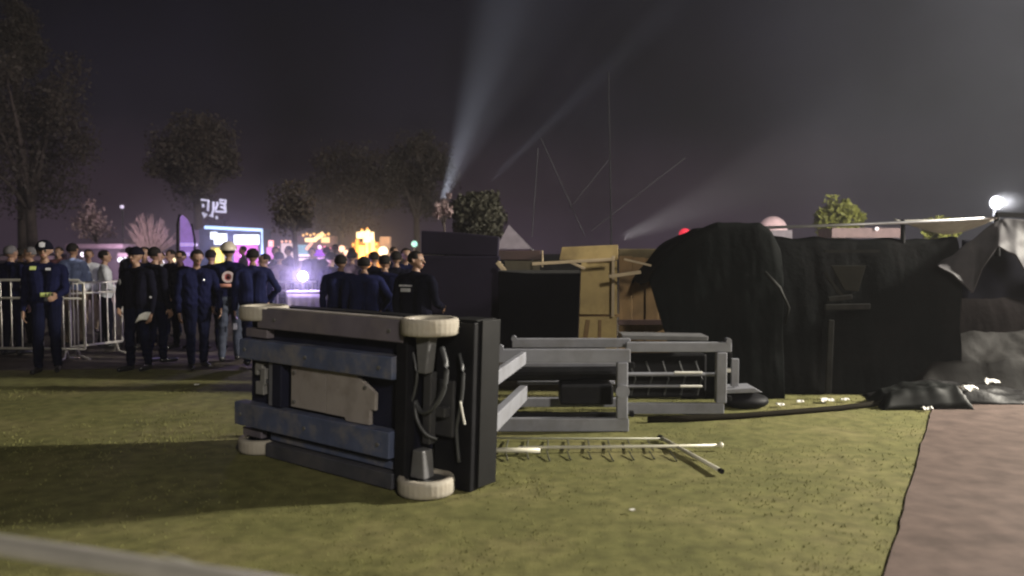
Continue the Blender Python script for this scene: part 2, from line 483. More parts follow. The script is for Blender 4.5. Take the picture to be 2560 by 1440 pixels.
arm('scissor_arm', (0.10, 6.90, 0.36), (-0.18, 5.50, 0.36), 0.07, 0.13)
arm('scissor_arm', (0.02, 7.05, 0.26), (-0.20, 5.75, 0.28), 0.07, 0.10)
def post(name, x, y, z0, z1, w):
    return MB().box(x - w / 2, x + w / 2, y - 0.045, y + 0.045, z0, z1).build(name, m_gry, lift, bevel=0.01)
post('cross_tube', 0.965, 7.0, 0.114, 0.614, 0.095)
post('cross_tube', 2.02, 7.72, 0.112, 0.606, 0.10)
MB().tube([(0.965, 6.94, 0.36), (0.965, 7.06, 0.36)], 0.062, 14).build('pivot_boss', m_gry, lift)
for x, y, z in ((1.035, 7.0, 0.56), (1.035, 7.0, 0.13), (2.085, 7.72, 0.55), (2.085, 7.72, 0.13)):
    MB().box(x, x + 0.035, y - 0.03, y + 0.03, z, z + 0.05).build('bearing_block', m_blk, lift, bevel=0.006)
for x, y, z in ((0.02, 7.86, 0.72), (-0.10, 7.0, 0.735), (2.085, 7.72, 0.715)):
    MB().tube([(x, y - 0.04, z), (x, y + 0.04, z)], 0.028, 12).build('pivot_pin', m_gry, lift)
def cyl(name, a, b, r, m):
    return MB().tube([a, b], r, 14).build(name, m, lift, smooth=False, bevel=0.004)
cyl('hydraulic_cylinder', (-0.3, 7.5, 0.42), (1.0, 7.6, 0.42), 0.065, m_blk)
cyl('cylinder_rod', (1.15, 8.0, 0.345), (2.06, 8.0, 0.345), 0.020, m_gry)
cyl('cylinder_rod', (1.62, 7.97, 0.365), (1.78 + 0.12, 7.97, 0.365), 0.013, m_wht)
cyl('cylinder_rod', (1.15, 8.0, 0.225), (1.75, 8.0, 0.225), 0.016, m_gry)
cyl('cylinder_rod', (1.68, 7.97, 0.228), (1.90, 7.97, 0.228), 0.013, m_wht)
arm('scissor_arm', (0.05, 7.78, 0.475), (1.02, 7.78, 0.475), 0.05, 0.045)
arm('scissor_arm', (0.05, 7.92, 0.275), (1.02, 7.92, 0.275), 0.05, 0.035)
arm('scissor_arm', (0.00, 7.55, 0.028), (1.00, 7.55, 0.028), 0.05, 0.05, m_blk)  # black bar added in place of the shadow between the arms
arm('scissor_arm', (1.14, 8.42, 0.60), (2.02, 8.42, 0.59), 0.05, 0.06)
MB().box(1.14, 2.00, 8.20, 8.36, 0.07, 0.52).build('dark_backing', m_blk, lift, bevel=0.02)  # black box added to darken the gap behind the rods
MB().box(0.10, 0.96, 8.00, 8.12, 0.33, 0.60).build('dark_backing', m_blk, lift, bevel=0.02)  # same added dark backing behind the first section
for q in range(5):
    MB().tube([(1.2 + 0.17 * q, 8.18, 0.45), (1.26 + 0.17 * q, 8.16, 0.27 + 0.02 * (q % 2)), (1.22 + 0.17 * q, 8.18, 0.10)], 0.012, 6).build('hydraulic_hose', m_hose, lift)
MB().box(0.45, 0.95, 7.45, 7.75, 0.14, 0.33).build('valve_block', m_blk, lift, bevel=0.02)
MB().box(2.20, 2.275, 8.0, 8.05, 0.22, 0.50).build('platform_bracket', m_gry, lift, bevel=0.006)
MB().box(2.14, 2.20, 8.01, 8.04, 0.36, 0.40).build('platform_bracket', m_wht, lift, bevel=0.006)
MB().prism([Vector((2.10, 7.95, 0.20)), Vector((2.42, 7.95, 0.215)), Vector((2.50, 7.95, 0.17)), Vector((2.10, 7.95, 0.155))], (0, 0.28, 0)).build('platform_bracket', m_gry, lift, bevel=0.006)
MB().ball((2.38, 8.1, 0.06), 0.2, 14, 10, (1.15, 0.9, 0.42)).build('control_box', m_blk, lift, smooth=True)

# guard rail torn from the platform, lying in front of the arms
gr = thing('guard_rail', (0.7, 6.35, 0), 'thin pale guard rail lying flat on the grass below the grey arms', 'guard rail')
m_rail = mat('rail_pale', (0.60, 0.58, 0.47), 0.45, 0.1, 0.1)
MB().tube([(-0.20, 6.20, 0.035), (0.22, 6.19, 0.035)], 0.020, 8).build('rail', m_rail, gr, smooth=True)
MB().tube([(0.05, 6.235, 0.045), (1.22, 6.30, 0.040), (1.655, 6.335, 0.040)], 0.013, 8).build('rail', m_rail, gr, smooth=True)
MB().tube([(-0.15, 6.62, 0.03), (0.5, 6.60, 0.03), (1.25, 6.60, 0.03)], 0.009, 8).build('rail', mat('rail_dull', (0.30, 0.30, 0.22), 0.5), gr, smooth=True)
MB().ball((1.665, 6.335, 0.042), 0.024, 10, 6).build('end_cap', m_rail, gr, smooth=True)
for k in range(9):
    x = -0.05 + k * 0.165
    MB().tube([(x, 6.22, 0.03), (x + 0.02, 6.60, 0.02)], 0.006, 6).build('baluster', mat('rail_dark', (0.06, 0.06, 0.04), 0.6), gr)
for k in range(10):  # dark stubs drawn as the shadows of the rail's mesh
    x = -0.05 + k * 0.16
    MB().tube([(x, 6.20, 0.03), (x + 0.015, 6.02 + 0.03 * math.sin(k * 2.1), 0.006)], [0.004, 0.007], 6).build('shadow_stub', mat('rail_dark', (0.06, 0.06, 0.04), 0.6), gr)
a = gnd(1655, 1096, 0.03); b = gnd(1800, 1176, 0.03)
po = thing('pole', a, 'short pale pole with dark ends lying slantwise on the grass', 'pole')
MB().tube([a, b], 0.016, 10).build('shaft', m_rail, po, smooth=True)
d = (b - a).normalized()
MB().tube([a - d * 0.05, a + d * 0.0], 0.022, 10).build('end_cap', m_blk, po)
MB().tube([b, b + d * 0.03], 0.019, 10).build('end_cap', m_blk, po)

# dark tube along the tarpaulins, laid in place of a shadow line
P = [gnd(px, py, 0.025) for px, py in ((1620, 1049), (1720, 1047), (1850, 1040), (1980, 1030), (2100, 1020), (2180, 1010), (2235, 1000))]
tag(MB().tube(P, [0.03, 0.035, 0.03, 0.028, 0.028, 0.03, 0.035], 8).build('bent_tube', mat('strip_dark', (0.012, 0.010, 0.006), 0.85, spec=0.05), smooth=True), 'dark hose in place of a shadow line on the grass in front of the black tarpaulin', 'bent_tube')

# ------------------------------------------------------------------ wrecked stage: panels, timber, tarpaulins
m_navy = mat('panel_navy', (0.013, 0.010, 0.021), 0.7, var=0.25, scale=1.2, spec=0.1)
m_ink = mat('panel_ink', (0.003, 0.003, 0.0045), 0.8, spec=0.03)
m_ply = mat('plywood', (0.40, 0.295, 0.115), 0.65, var=0.22, scale=2.5, dirt=(0.12, 0.075, 0.025), dscale=2.0, damt=0.6)
m_ply2 = mat('plywood_brown_shade', (0.20, 0.120, 0.046), 0.7, var=0.3, scale=3.0, dirt=(0.07, 0.04, 0.015), damt=0.6)  # plywood darkened for the board wall in shade; battens share it
m_lath = mat('lath_pale', (0.42, 0.33, 0.21), 0.6, var=0.15)
m_red = mat('beam_redbrown', (0.045, 0.020, 0.018), 0.6)
st = thing('stage_backdrop', at(1150, 860, 9.6), 'tall dark navy stage panel behind the overturned lift', 'stage panel')
def wp(px, py, d):
    return at(px, py, d)
def pxbox(mb, x0, x1, y0, y1, d, depth):
    a = at(x0, y1, d); b = at(x1, y0, d)
    return mb.box(a.x, b.x, d, d + depth, min(a.z, b.z), max(a.z, b.z))
pxbox(MB(), 1052, 1250, 640, 905, 9.5, 0.5).build('lower_case', m_navy, st, bevel=0.015)
mb = MB(); mb.prism([at(1053, 636, 9.52), at(1246, 641, 9.52), at(1248, 592, 9.52), at(1160, 582, 9.52), at(1053, 576, 9.52)], (0, 0.45, 0)); mb.build('upper_case', m_navy, st, bevel=0.015)
bp_ = thing('stage_screen', at(1350, 860, 9.1), 'matt black screen standing between the navy panel and the plywood', 'screen')
mb = MB(); mb.prism([at(1246, 905, 9.1), at(1443, 905, 9.1), at(1451, 684, 9.1), at(1330, 684, 9.1), at(1246, 678, 9.1)], (0, 0.12, 0)); mb.build('sheet', m_ink, bp_, bevel=0.006)
pxbox(MB(), 1246, 1450, 676, 683, 9.12, 0.1).build('top_edge', mat('edge_dull', (0.03, 0.03, 0.03), 0.6), bp_)
ply = thing('plywood_wall', at(1480, 870, 9.6), 'yellowish plywood wall with pale lath behind the grey arms', 'wall')
mb = MB(); mb.prism([at(1398, 650, 9.65), at(1545, 650, 9.65), at(1545, 612, 9.65), at(1405, 618, 9.65)], (0, 0.05, 0)); mb.build('plywood_sheet', m_ply, ply, bevel=0.004)
mb = MB(); mb.prism([at(1449, 786, 9.6), at(1543, 786, 9.6), at(1543, 652, 9.6), at(1453, 655, 9.6)], (0, 0.05, 0)); mb.build('plywood_sheet', m_ply, ply, bevel=0.004)
mb = MB(); mb.prism([at(1443, 930, 9.58), at(1541, 930, 9.58), at(1542, 792, 9.58), at(1449, 792, 9.58)], (0, 0.05, 0)); mb.build('plywood_sheet', m_ply, ply, bevel=0.004)
pxbox(MB(), 1440, 1548, 785, 793, 9.68, 0.06).build('batten', m_ply2, ply)
MB().beam(at(1533, 640, 9.5), at(1532, 792, 9.5), 0.035, 0.03).build('batten', m_lath, ply, bevel=0.003)
MB().beam(at(1470, 655, 9.55), at(1528, 651, 9.55), 0.03, 0.025).build('batten', m_ply2, ply, bevel=0.003)
for x0, x1, w in ((1470, 1452, 0.05), (1500, 1497, 0.035)):
    MB().beam(at(x0, 800, 9.56), at(x1, 930, 9.56), w, 0.012).build('batten', m_ply2, ply)
ply2 = thing('brown_board_wall', at(1610, 870, 10.0), 'brown board wall with its shade in the colour, beside the black heap', 'wall')
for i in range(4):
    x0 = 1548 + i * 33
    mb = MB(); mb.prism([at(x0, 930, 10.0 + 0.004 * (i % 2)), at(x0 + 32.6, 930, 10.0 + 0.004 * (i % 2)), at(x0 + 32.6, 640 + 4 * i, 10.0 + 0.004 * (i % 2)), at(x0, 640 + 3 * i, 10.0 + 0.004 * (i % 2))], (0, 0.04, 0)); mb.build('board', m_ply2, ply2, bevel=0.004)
pxbox(MB(), 1546, 1690, 800, 812, 9.94, 0.05).build('batten', m_red, ply2)
pxbox(MB(), 1546, 1700, 622, 646, 10.1, 0.2).build('head_beam', mat('beam_olive', (0.085, 0.062, 0.022), 0.7), ply2, bevel=0.01)
def lath(a, b, label, w=0.03, m=None, d0=9.2, d1=9.2):
    o = MB().beam(at(a[0], a[1], d0), at(b[0], b[1], d1), w, w).build('wood_lath', m or m_lath, bevel=0.004)
    return tag(o, label, 'lath', 'loose pale laths of the wrecked stage')
lath((1522, 691), (1602, 680), 'pale lath stub sticking out across the upright batten of the plywood', 0.04)
lath((1560, 648), (1628, 664), 'thin pale lath tilting down in front of the brown boards', 0.025)
lath((1330, 660), (1535, 648), 'long pale lath running level above the black panel', 0.035)
lath((1425, 655), (1462, 672), 'short pale lath leaning at the corner of black panel and plywood', 0.03)
lath((1243, 655), (1262, 678), 'stubby broken pale lath beside the navy panel', 0.05)
lath((1356, 626), (1356, 668), 'small upright pale lath at the end of the dark beam', 0.02)
rb = thing('timber_beam', at(1300, 640, 9.8), 'dark red-brown timber beam between navy panel and plywood', 'beam')
pxbox(MB(), 1244, 1352, 626, 650, 9.7, 0.15).build('beam', m_red, rb, bevel=0.008)
pxbox(MB(), 1262, 1350, 651, 676, 9.75, 0.06).build('backing_board', mat('board_drab', (0.11, 0.095, 0.06), 0.7), rb)
MB().beam(at(1247, 600, 9.75), at(1243, 650, 9.75), 0.04, 0.03).build('bracket', mat('bracket_grey', (0.20, 0.17, 0.2), 0.6), rb)

# draped sheets: top profile (x, z) and folds
def drape(name, m, prof, y0, back, base, label, cat, amp=0.06, flare=0.25, seed=0.0, nu=120, nv=40, lean=0.0, solid=0.012):
    xs = [p[0] for p in prof]; zs = [p[1] for p in prof]
    def fn(u, v):
        x = xs[0] + (xs[-1] - xs[0]) * u
        zt_ = float(np.interp(x, xs, zs)) + 0.02 * nz3(x * 3, seed)
        if v < 0.7:                                # front, from the ground up
            k = v / 0.7
            z = base + (zt_ - base) * k
            fold = amp * (nz3(x * 2.6, z * 0.5, seed) + 0.55 * nz3(x * 7 + z * 0.8, z * 1.1, seed + 5) + 0.22 * nz3(x * 17 + 2 * z, z * 5, seed + 9))
            y = y0 - flare * (1 - k) ** 2 + fold * (0.5 + 0.8 * (1 - k)) + 0.12 * k ** 6
            x += 0.03 * nz3(x * 3, z * 2, seed + 3) + lean * (1 - u) ** 3 * (1 - k)
        else:
            k = (v - 0.7) / 0.3
            z = zt_ - 0.06 * math.sin(k * math.pi) + 0.03 * nz3(x * 4, k * 4, seed + 2) - (0.0 if k < 0.8 else (k - 0.8) * 5 * zt_)
            y = y0 + 0.12 + back * min(k / 0.8, 1)
        return (x, y, max(z, base if k < 1 else 0.0))
    o = MB().grid(nu, nv, fn).build(name, m, smooth=True, solid=solid)
    o.name = name
    return tag(o, label, cat)
m_tarp = mat('tarp_black', (0.0042, 0.0052, 0.0052), 0.75, var=0.35, scale=2.0, bump=0.3, bscale=14, dirt=(0.009, 0.009, 0.009), dscale=1.3, damt=0.6, spec=0.02)
m_tarp2 = mat('netting_black', (0.0052, 0.0060, 0.0063), 0.8, var=0.3, scale=2.0, bump=0.3, bscale=20, dirt=(0.012, 0.0115, 0.012), dscale=1.6, damt=0.6, spec=0.02)
m_tarpg = mat('tarp_grey', (0.064, 0.061, 0.066), 0.6, var=0.2, scale=2.0, bump=0.15, bscale=9, dirt=(0.030, 0.028, 0.029), dscale=1.7, damt=0.7, spec=0.12)
m_tarpd = mat('tarp_slate', (0.0085, 0.0075, 0.0068), 0.75, var=0.3, scale=2.0, bump=0.3, bscale=9, dirt=(0.009, 0.009, 0.009), dscale=1.7, damt=0.8, spec=0.12)
drape('black_tarpaulin', m_tarp, [(1.50, 1.25), (1.56, 1.36), (1.81, 1.64), (2.07, 1.82), (2.24, 1.88), (2.69, 1.88), (2.82, 1.80), (2.92, 1.60)], 8.65, 1.3, 0.0,
      'black tarpaulin over a rounded heap beside the brown boards', 'tarpaulin', 0.028, 0.14, 1.0, lean=0.30)
drape('black_netting', m_tarp2, [(2.72, 1.74), (3.2, 1.72), (3.9, 1.70), (4.4, 1.70), (4.6, 1.71), (4.95, 1.72)], 8.85, 0.5, 0.0,
      'long black netting screen hanging level below the metal pole', 'netting', 0.022, 0.08, 12.0)
drape('sagging_cloth', mat('cloth_brownblack', (0.0085, 0.0068, 0.0070), 0.8, var=0.3, bump=0.2, bscale=14, spec=0.02), [(4.18, 0.95), (4.30, 1.10), (4.8, 1.22), (5.3, 1.20), (5.9, 1.1), (6.6, 1.0)], 9.15, 0.5, 0.0,
      'brownish black cloth hanging behind the grey tarpaulin heap', 'cloth', 0.015, 0.06, 17.0)
# grey tarpaulin draped from the pole end, two wings with a dark hollow between
def flap(u, v):
    px = 2345 + 400 * u
    y0_ = float(np.interp(px, (2345, 2400, 2450, 2484, 2515, 2560, 2745), (660, 622, 585, 553, 547, 549, 540)))
    y1_ = float(np.interp(px, (2345, 2385, 2432, 2455, 2495, 2540, 2575, 2745), (665, 688, 736, 672, 616, 640, 700, 770)))
    py = y0_ + (y1_ - y0_) * v + 5 * nz3(px * 0.03, v * 2, 2)
    ang = math.atan2(py - 545, px - 2505)
    d = 8.9 + 0.02 * nz3(ang * 1.6, 3) + 0.03 * nz3(px * 0.008, py * 0.008, 5) - 0.2 * v + 0.03 * nz3(px * 0.02, py * 0.03, 7)
    return tuple(at(px, py, d))
tag(MB().grid(90, 24, flap).build('grey_tarpaulin', m_tarpg, smooth=True, solid=0.01), 'grey tarpaulin draped from the pole end, its torn lower edge arching over a dark hollow', 'tarpaulin')
tag(MB().grid(20, 20, lambda u, v: tuple(at(2405 + 330 * u, 600 + 280 * v, 9.2 + 0.05 * nz3(u * 4, v * 4)))).build('hollow_shade', mat('hollow_navy', (0.007, 0.007, 0.012), 0.8, spec=0.03), smooth=True, solid=0.01), 'dark bluish lining painting the shade of the hollow below the grey flaps', 'shade_sheet')  # dark sheet put in for the shade inside the hollow
def heap(name, m, x0, x1, y0, y1, hfun, label, cat, seed, nu=70, nv=30):
    def fn(u, v):
        x = x0 + (x1 - x0) * u; y = y0 + (y1 - y0) * v
        e = min(1, 8 * u, 8 * (1 - u), 6 * v, 6 * (1 - v))
        z = hfun(u, v) * e + e * (0.05 * nz3(x * 3, y * 5, seed) + 0.025 * nz3(x * 9, y * 14, seed + 3))
        return (x + 0.05 * nz3(x * 2, y * 3, seed + 8), y + 0.08 * nz3(x * 2.3, y, seed + 6), max(0.015 * e, z) + 0.004)
    return tag(MB().grid(nu, nv, fn).build(name, m, smooth=True, solid=0.008), label, cat)
heap('grey_heap', m_tarpd, 4.28, 7.2, 8.62, 9.6, lambda u, v: 0.14 + 0.68 * min(1, v * 1.25) ** 0.8, 'crumpled grey tarpaulin heap behind the end of the reddish path', 'tarpaulin', 20.0)
heap('black_plastic', mat('plastic_black', (0.008, 0.0075, 0.008), 0.5, var=0.3, bump=0.3, bscale=12, spec=0.2), 3.85, 7.6, 8.18, 8.75, lambda u, v: 0.10 + 0.06 * math.sin(u * 9), 'crumpled black plastic sheet across the end of the path', 'plastic sheet', 31.0)
heap('plastic_bundle', mat('plastic_black2', (0.007, 0.008, 0.0075), 0.55, var=0.3, spec=0.15), 3.72, 4.60, 7.93, 8.50, lambda u, v: 0.12 + 0.12 * u, 'black plastic bundle at the far corner of the lawn', 'plastic sheet', 37.0, 40, 20)
# pole along the top of the netting, with two uprights
pr_ = thing('canopy_pole', at(2200, 560, 8.95), 'long level metal pole above the black netting', 'pole')
MB().tube([at(1915, 569, 8.95), at(2260, 557, 8.95), at(2492, 544, 8.95)], 0.017, 10).build('pole', mat('pole_steel', (0.5, 0.5, 0.52), 0.35, 0.6), pr_, smooth=True)
MB().tube([at(2257, 549, 8.97), at(2257, 640, 8.97)], 0.024, 10).build('upright', m_blk, pr_)
MB().tube([at(2492, 535, 9.0), at(2494, 640, 9.0)], 0.026, 10).build('upright', m_blk, pr_)
MB().beam(at(2490, 536, 8.93), at(2600, 540, 8.93), 0.05, 0.05).build('corner_fitting', m_blk, pr_)
# grey frame leaning in the netting
fr = thing('folding_stand', at(2100, 940, 8.55), 'dull grey folding stand caught in the black netting', 'stand')
m_fr = mat('frame_dull', (0.016, 0.016, 0.015), 0.7, var=0.4, spec=0.1)
MB().beam(at(2078, 800, 8.52), at(2070, 985, 8.50), 0.06, 0.03).build('leg', m_fr, fr, bevel=0.006)
MB().beam(at(2062, 768, 8.56), at(2175, 766, 8.56), 0.03, 0.06).build('crossbar', m_fr, fr, bevel=0.006)
MB().beam(at(2070, 748, 8.57), at(2130, 742, 8.57), 0.03, 0.05).build('crossbar', m_fr, fr, bevel=0.006)
mb = MB(); mb.prism([at(2078, 664, 8.62), at(2165, 664, 8.62), at(2146, 728, 8.62), at(2112, 726, 8.62)], (0, 0.02, 0)); mb.build('panel', mat('frame_panel', (0.016, 0.0155, 0.012), 0.7, spec=0.1), fr, bevel=0.004)
MB().beam(at(2060, 680, 8.6), at(2105, 740, 8.58), 0.03, 0.03).build('brace', m_fr, fr)
MB().tube([at(1912, 680, 8.62), at(1950, 720, 8.58), at(1972, 770, 8.55), at(1962, 810, 8.52)], 0.018, 8).build('curved_tube', m_fr, fr, smooth=True)
MB().beam(at(2060, 628, 8.68), at(2200, 628, 8.68), 0.02, 0.03).build('top_bar', m_fr, fr)
# bright scraps along the tarpaulin foot; the strips on the plastic are painted glints
m_scrap = mat('scrap_white', (0.75, 0.73, 0.68), 0.6)
for i, (px, py, s, lab) in enumerate(((1950, 1012, 0.05, 'crumpled white scrap on grass where lift control box ends'), (2000, 1004, 0.045, 'small white scrap at the foot of the black heap'), (2066, 1001, 0.085, 'large flat white scrap at the foot of the netting'), (2112, 999, 0.05, 'pale scrap beside the large flat white scrap'), (2420, 972, 0.10, 'thin white strip painting a glint on the black plastic'), (2476, 955, 0.10, 'strip painting a second glint higher up on the black plastic'), (1580, 1275, 0.02, 'tiny white scrap alone on the near lawn'), (2318, 1022, 0.06, 'pale torn scrap at the corner of path and black bundle'), (492, 962, 0.03, 'tiny pale scrap on the lawn near the officers'))):
    p = gnd(px, py, 0.02 if py > 985 or px < 1000 else 0.16)
    def fs(u, v, s=s, p=p, i=i):
        return (p.x + s * (u - 0.5) * 1.6, p.y + s * (v - 0.5), p.z + s * (0.35 * nz3(u * 3 + i, v * 3, i) + 0.25 * (1 - (2 * v - 1) ** 2)))
    tag(MB().grid(6, 5, fs).build('scrap_or_glint', m_scrap, solid=0.003), lab, 'scrap', 'scraps of rubbish')

# ------------------------------------------------------------------ crowd barriers
m_bar = mat('barrier_zinc', (0.42, 0.40, 0.355), 0.4, 0.4, 0.15)
def barrier(a, b, label, h=1.12, mid=0.88, low=0.18, n=12, r=0.019, feet=True):
    a = Vector(a); b = Vector(b); d = (b - a)
    t = thing('crowd_barrier', a, label, 'barrier', 'metal crowd barriers')
    z = lambda p, q: Vector((p.x, p.y, q))
    MB().tube([z(a, low), z(a, h - 0.05), z(a + d * 0.03, h), z(b - d * 0.03, h), z(b, h - 0.05), z(b, low)], r, 10, False).build('outer_frame', m_bar, t, smooth=True)
    MB().tube([z(a, mid), z(b, mid)], r * 0.85, 8).build('rail', m_bar, t, smooth=True)
    MB().tube([z(a, low), z(b, low)], r, 8).build('rail', m_bar, t, smooth=True)
    for k in range(1, n + 1):
        p = a + d * k / (n + 1)
        MB().tube([z(p, low), z(p, h)], r * 0.5, 6).build('bar', m_bar, t)
    if feet:
        q = Vector((-d.y, d.x, 0)).normalized()
        for u in (0.12, 0.88):
            p = a + d * u
            MB().tube([z(p - q * 0.28, 0.02), z(p - q * 0.05, 0.06), z(p, low), z(p + q * 0.05, 0.06), z(p + q * 0.28, 0.02)], r * 0.8, 8).build('foot', m_bar, t, smooth=True)
    return t
barrier((-8.25, 11.35, 0), (-5.98, 11.2, 0), 'metal crowd barrier at the edge of the picture beside the capped officer', 1.155, 0.90, 0.19, 14)
barrier((-6.30, 11.42, 0), (-5.92, 12.15, 0), 'metal crowd barrier in front of the pale blue and white shirts', 1.10, 0.95, 0.19, 6)
barrier((-4.0, 13.2, 0), (-2.95, 13.0, 0), 'short metal crowd barrier below the violet lamp', 1.05, 0.90, 0.19, 6)
barrier((-2.3, 2.11, 0), (1.4, 0.88, 0), 'blurred grey handrail right in front of the camera', 0.972, 0.45, 0.18, 1, 0.0235)
wr0, wr1 = at(400, 1384, 1.66), at(640, 1452, 1.60)
tag(MB().tube([wr0, wr0.lerp(wr1, 0.5) - Vector((0, 0, 0.002)), wr1], 0.0022, 6).build('highlight_line', mat('highlight_white', (0.6, 0.6, 0.58), 0.4), smooth=True), 'thin bright wire drawing the highlight of the grey handrail', 'highlight_line')  # bright line modelled as the highlight on the handrail

# ------------------------------------------------------------------ people
def capsule(mb, p0, r0, p1, r1, n=12):
    p0 = Vector(p0); p1 = Vector(p1)
    d = p1 - p0
    L = d.length
    ax = d / L if L > 1e-5 else Vector((0, 0, 1))
    x, ax, z = basis(ax)
    prof = [(max(r0 * math.sin(a), 1e-4), -r0 * math.cos(a)) for a in (0.0, 0.5, 1.0, 1.5708)] + [(max(r1 * math.sin(a), 1e-4), L + r1 * -math.cos(a)) for a in (1.5708, 2.14, 2.64, 3.1416)]
    vs = []; fs = []
    for (r, h) in prof:
        for k in range(n):
            a = 2 * math.pi * k / n
            vs.append(p0 + ax * h + (x * math.cos(a) + z * math.sin(a)) * r)
    m = len(prof)
    for i in range(m - 1):
        for k in range(n):
            fs.append((i * n + k, i * n + (k + 1) % n, (i + 1) * n + (k + 1) % n, (i + 1) * n + k))
    fs.append(tuple(range(n - 1, -1, -1))); fs.append(tuple((m - 1) * n + k for k in range(n)))
    mb.add(vs, fs)
m_skin = mat('skin', (0.20, 0.115, 0.075), 0.55, var=0.1)
m_eye = mat('eye_dark', (0.02, 0.015, 0.012), 0.3)
m_lip = mat('lip', (0.22, 0.09, 0.07), 0.5)
m_shoe = mat('shoe_black', (0.012, 0.012, 0.013), 0.4)
m_hair = mat('hair_black', (0.009, 0.0075, 0.007), 0.8, spec=0.1)
m_hairg = mat('hair_grey', (0.09, 0.085, 0.09), 0.8, spec=0.1)
m_uni = mat('uniform_navy', (0.0055, 0.0065, 0.024), 0.9, var=0.3, scale=5, spec=0.03)
m_uni2 = mat('uniform_ink', (0.0045, 0.0045, 0.0095), 0.9, var=0.3, scale=5, spec=0.03)
m_trn = mat('trousers_navy', (0.004, 0.005, 0.016), 0.9, var=0.3, scale=5, spec=0.03)
m_jean = mat('jeans_blue', (0.018, 0.024, 0.045), 0.8, var=0.25, scale=6)
m_khaki = mat('trousers_khaki', (0.16, 0.12, 0.085), 0.8, var=0.15)
m_sky = mat('shirt_skyblue', (0.20, 0.25, 0.45), 0.75, var=0.1)
m_white = mat('shirt_white', (0.34, 0.35, 0.38), 0.75, var=0.1)
m_blue = mat('jacket_blue', (0.008, 0.010, 0.038), 0.85, var=0.25, spec=0.05)
m_plum = mat('vest_plum', (0.045, 0.022, 0.050), 0.7, var=0.2)
m_maroon = mat('shirt_maroon', (0.07, 0.02, 0.025), 0.7)
def person(label, x, y, face, H=1.70, top=m_uni, bottom=m_trn, arms=None, lean=0.0, head_turn=0.0, head_down=0.0, hair=m_hair, cap=None, wide=1.0, stance=0.10, voxel=0.009, group='people behind the lawn', z0=0.0, hold=None):
    """local frame: looks along -Y, +X is the figure's own left side; face = turn about Z in degrees (0 looks at the camera)"""
    k = H / 1.72
    root = thing('person', (x, y, z0), label, 'person', group, R(face))
    cap_list = []
    def C(reg, p0, r0, p1=None, r1=None):
        cap_list.append((reg, Vector(p0) * k, r0 * k, Vector(p1 if p1 is not None else p0) * k, (r1 if r1 is not None else r0) * k))
    def up(p):                                  # the trunk leans forward from the hips
        p = Vector(p); q = Vector((p.x, p.y, p.z - 0.95))
        c, s = math.cos(lean), math.sin(lean)
        return Vector((q.x, q.y * c - q.z * s, 0.95 + q.y * s + q.z * c))
    st_ = stance
    for s in (-1, 1):
        dy = 0.06 * s
        C('shoe', (s * st_, 0.05 + dy, 0.045), 0.043, (s * (st_ + 0.03), -0.17 + dy, 0.035), 0.034)
        C('bottom', (s * st_, 0.03 + dy, 0.10), 0.056, (s * st_, 0.01 + dy * 0.6, 0.30), 0.066)
        C('bottom', (s * st_, 0.01 + dy * 0.6, 0.30), 0.068, (s * st_, -0.015 + dy * 0.5, 0.49), 0.070)
        C('bottom', (s * st_, -0.015 + dy * 0.5, 0.49), 0.072, (s * 0.085, 0.0, 0.90), 0.098)
        C('bottom', (s * 0.07 * wide, 0.015, 0.92), 0.115)
        C('top', up((s * 0.075 * wide, 0.0, 0.96)), 0.122, up((s * 0.07 * wide, 0.0, 1.12)), 0.113)
        C('top', up((s * 0.07 * wide, 0.0, 1.12)), 0.113, up((s * 0.095 * wide, 0.005, 1.34)), 0.112)
        C('top', up((0, 0.01, 1.41)), 0.075, up((s * 0.155 * wide, 0.01, 1.385)), 0.072)
        sh = up((s * 0.185 * wide, 0.01, 1.375))
        e_off, w_off = (arms or {}).get(s, ((0.05, 0.02, -0.29), (0.0, -0.07, -0.25)))
        el_ = sh + Vector((e_off[0] * s, e_off[1], e_off[2])); wr = el_ + Vector((w_off[0] * s, w_off[1], w_off[2]))
        C('top', sh, 0.066, el_, 0.052)
        C('top', el_, 0.052, wr - (wr - el_) * 0.05, 0.041)
        C('skin', wr - (wr - el_) * 0.1, 0.027, wr, 0.026)
        d = (wr - el_).normalized()
        side = d.cross(Vector((s * 1.0, 0, 0.001)))
        side = side.normalized() if side.length > 0.2 else Vector((0, -1, 0))
        nrm = d.cross(side).normalized()
        if nrm.x * s > 0: nrm = -nrm                         # palm faces the body
        for q in (-0.024, 0.0, 0.024):
            C('skin', wr + side * q * 0.7, 0.017, wr + d * 0.085 + side * q, 0.0145)
        for j, (q, ln) in enumerate(((-0.033, 0.062), (-0.011, 0.078), (0.011, 0.084), (0.033, 0.074))):
            b0 = wr + d * 0.090 + side * q
            b1 = b0 + (d * 0.95 + nrm * 0.25).normalized() * ln * 0.55
            b2 = b1 + (d * 0.7 + nrm * 0.75).normalized() * ln * 0.5
            C('skin', b0, 0.0098, b1, 0.009); C('skin', b1, 0.009, b2, 0.0078)
        t0 = wr + side * 0.022 + d * 0.022
        t1 = t0 + (d * 0.6 + side * 0.75 + nrm * 0.15).normalized() * 0.042
        C('skin', t0, 0.014, t1, 0.011); C('skin', t1, 0.011, t1 + (d * 0.9 + side * 0.2 + nrm * 0.25).normalized() * 0.032, 0.009)
    C('top', up((0, 0.02, 1.44)), 0.068)
    neck = up((0, 0.005, 1.50))
    C('skin', up((0, 0.015, 1.42)), 0.056, neck, 0.053)
    hc = up((0, -0.005, 1.53))
    Mh = Matrix.Rotation(head_turn, 3, 'Z') @ Matrix.Rotation(head_down, 3, 'X')
    def hd(p):
        return hc + Mh @ (Vector(p))
    C('skin', hd((0, 0.012, 0.105)), 0.088, hd((0, -0.010, 0.115)), 0.084)
    C('skin', hd((0, -0.028, 0.055)), 0.062, hd((0, -0.045, 0.030)), 0.045)
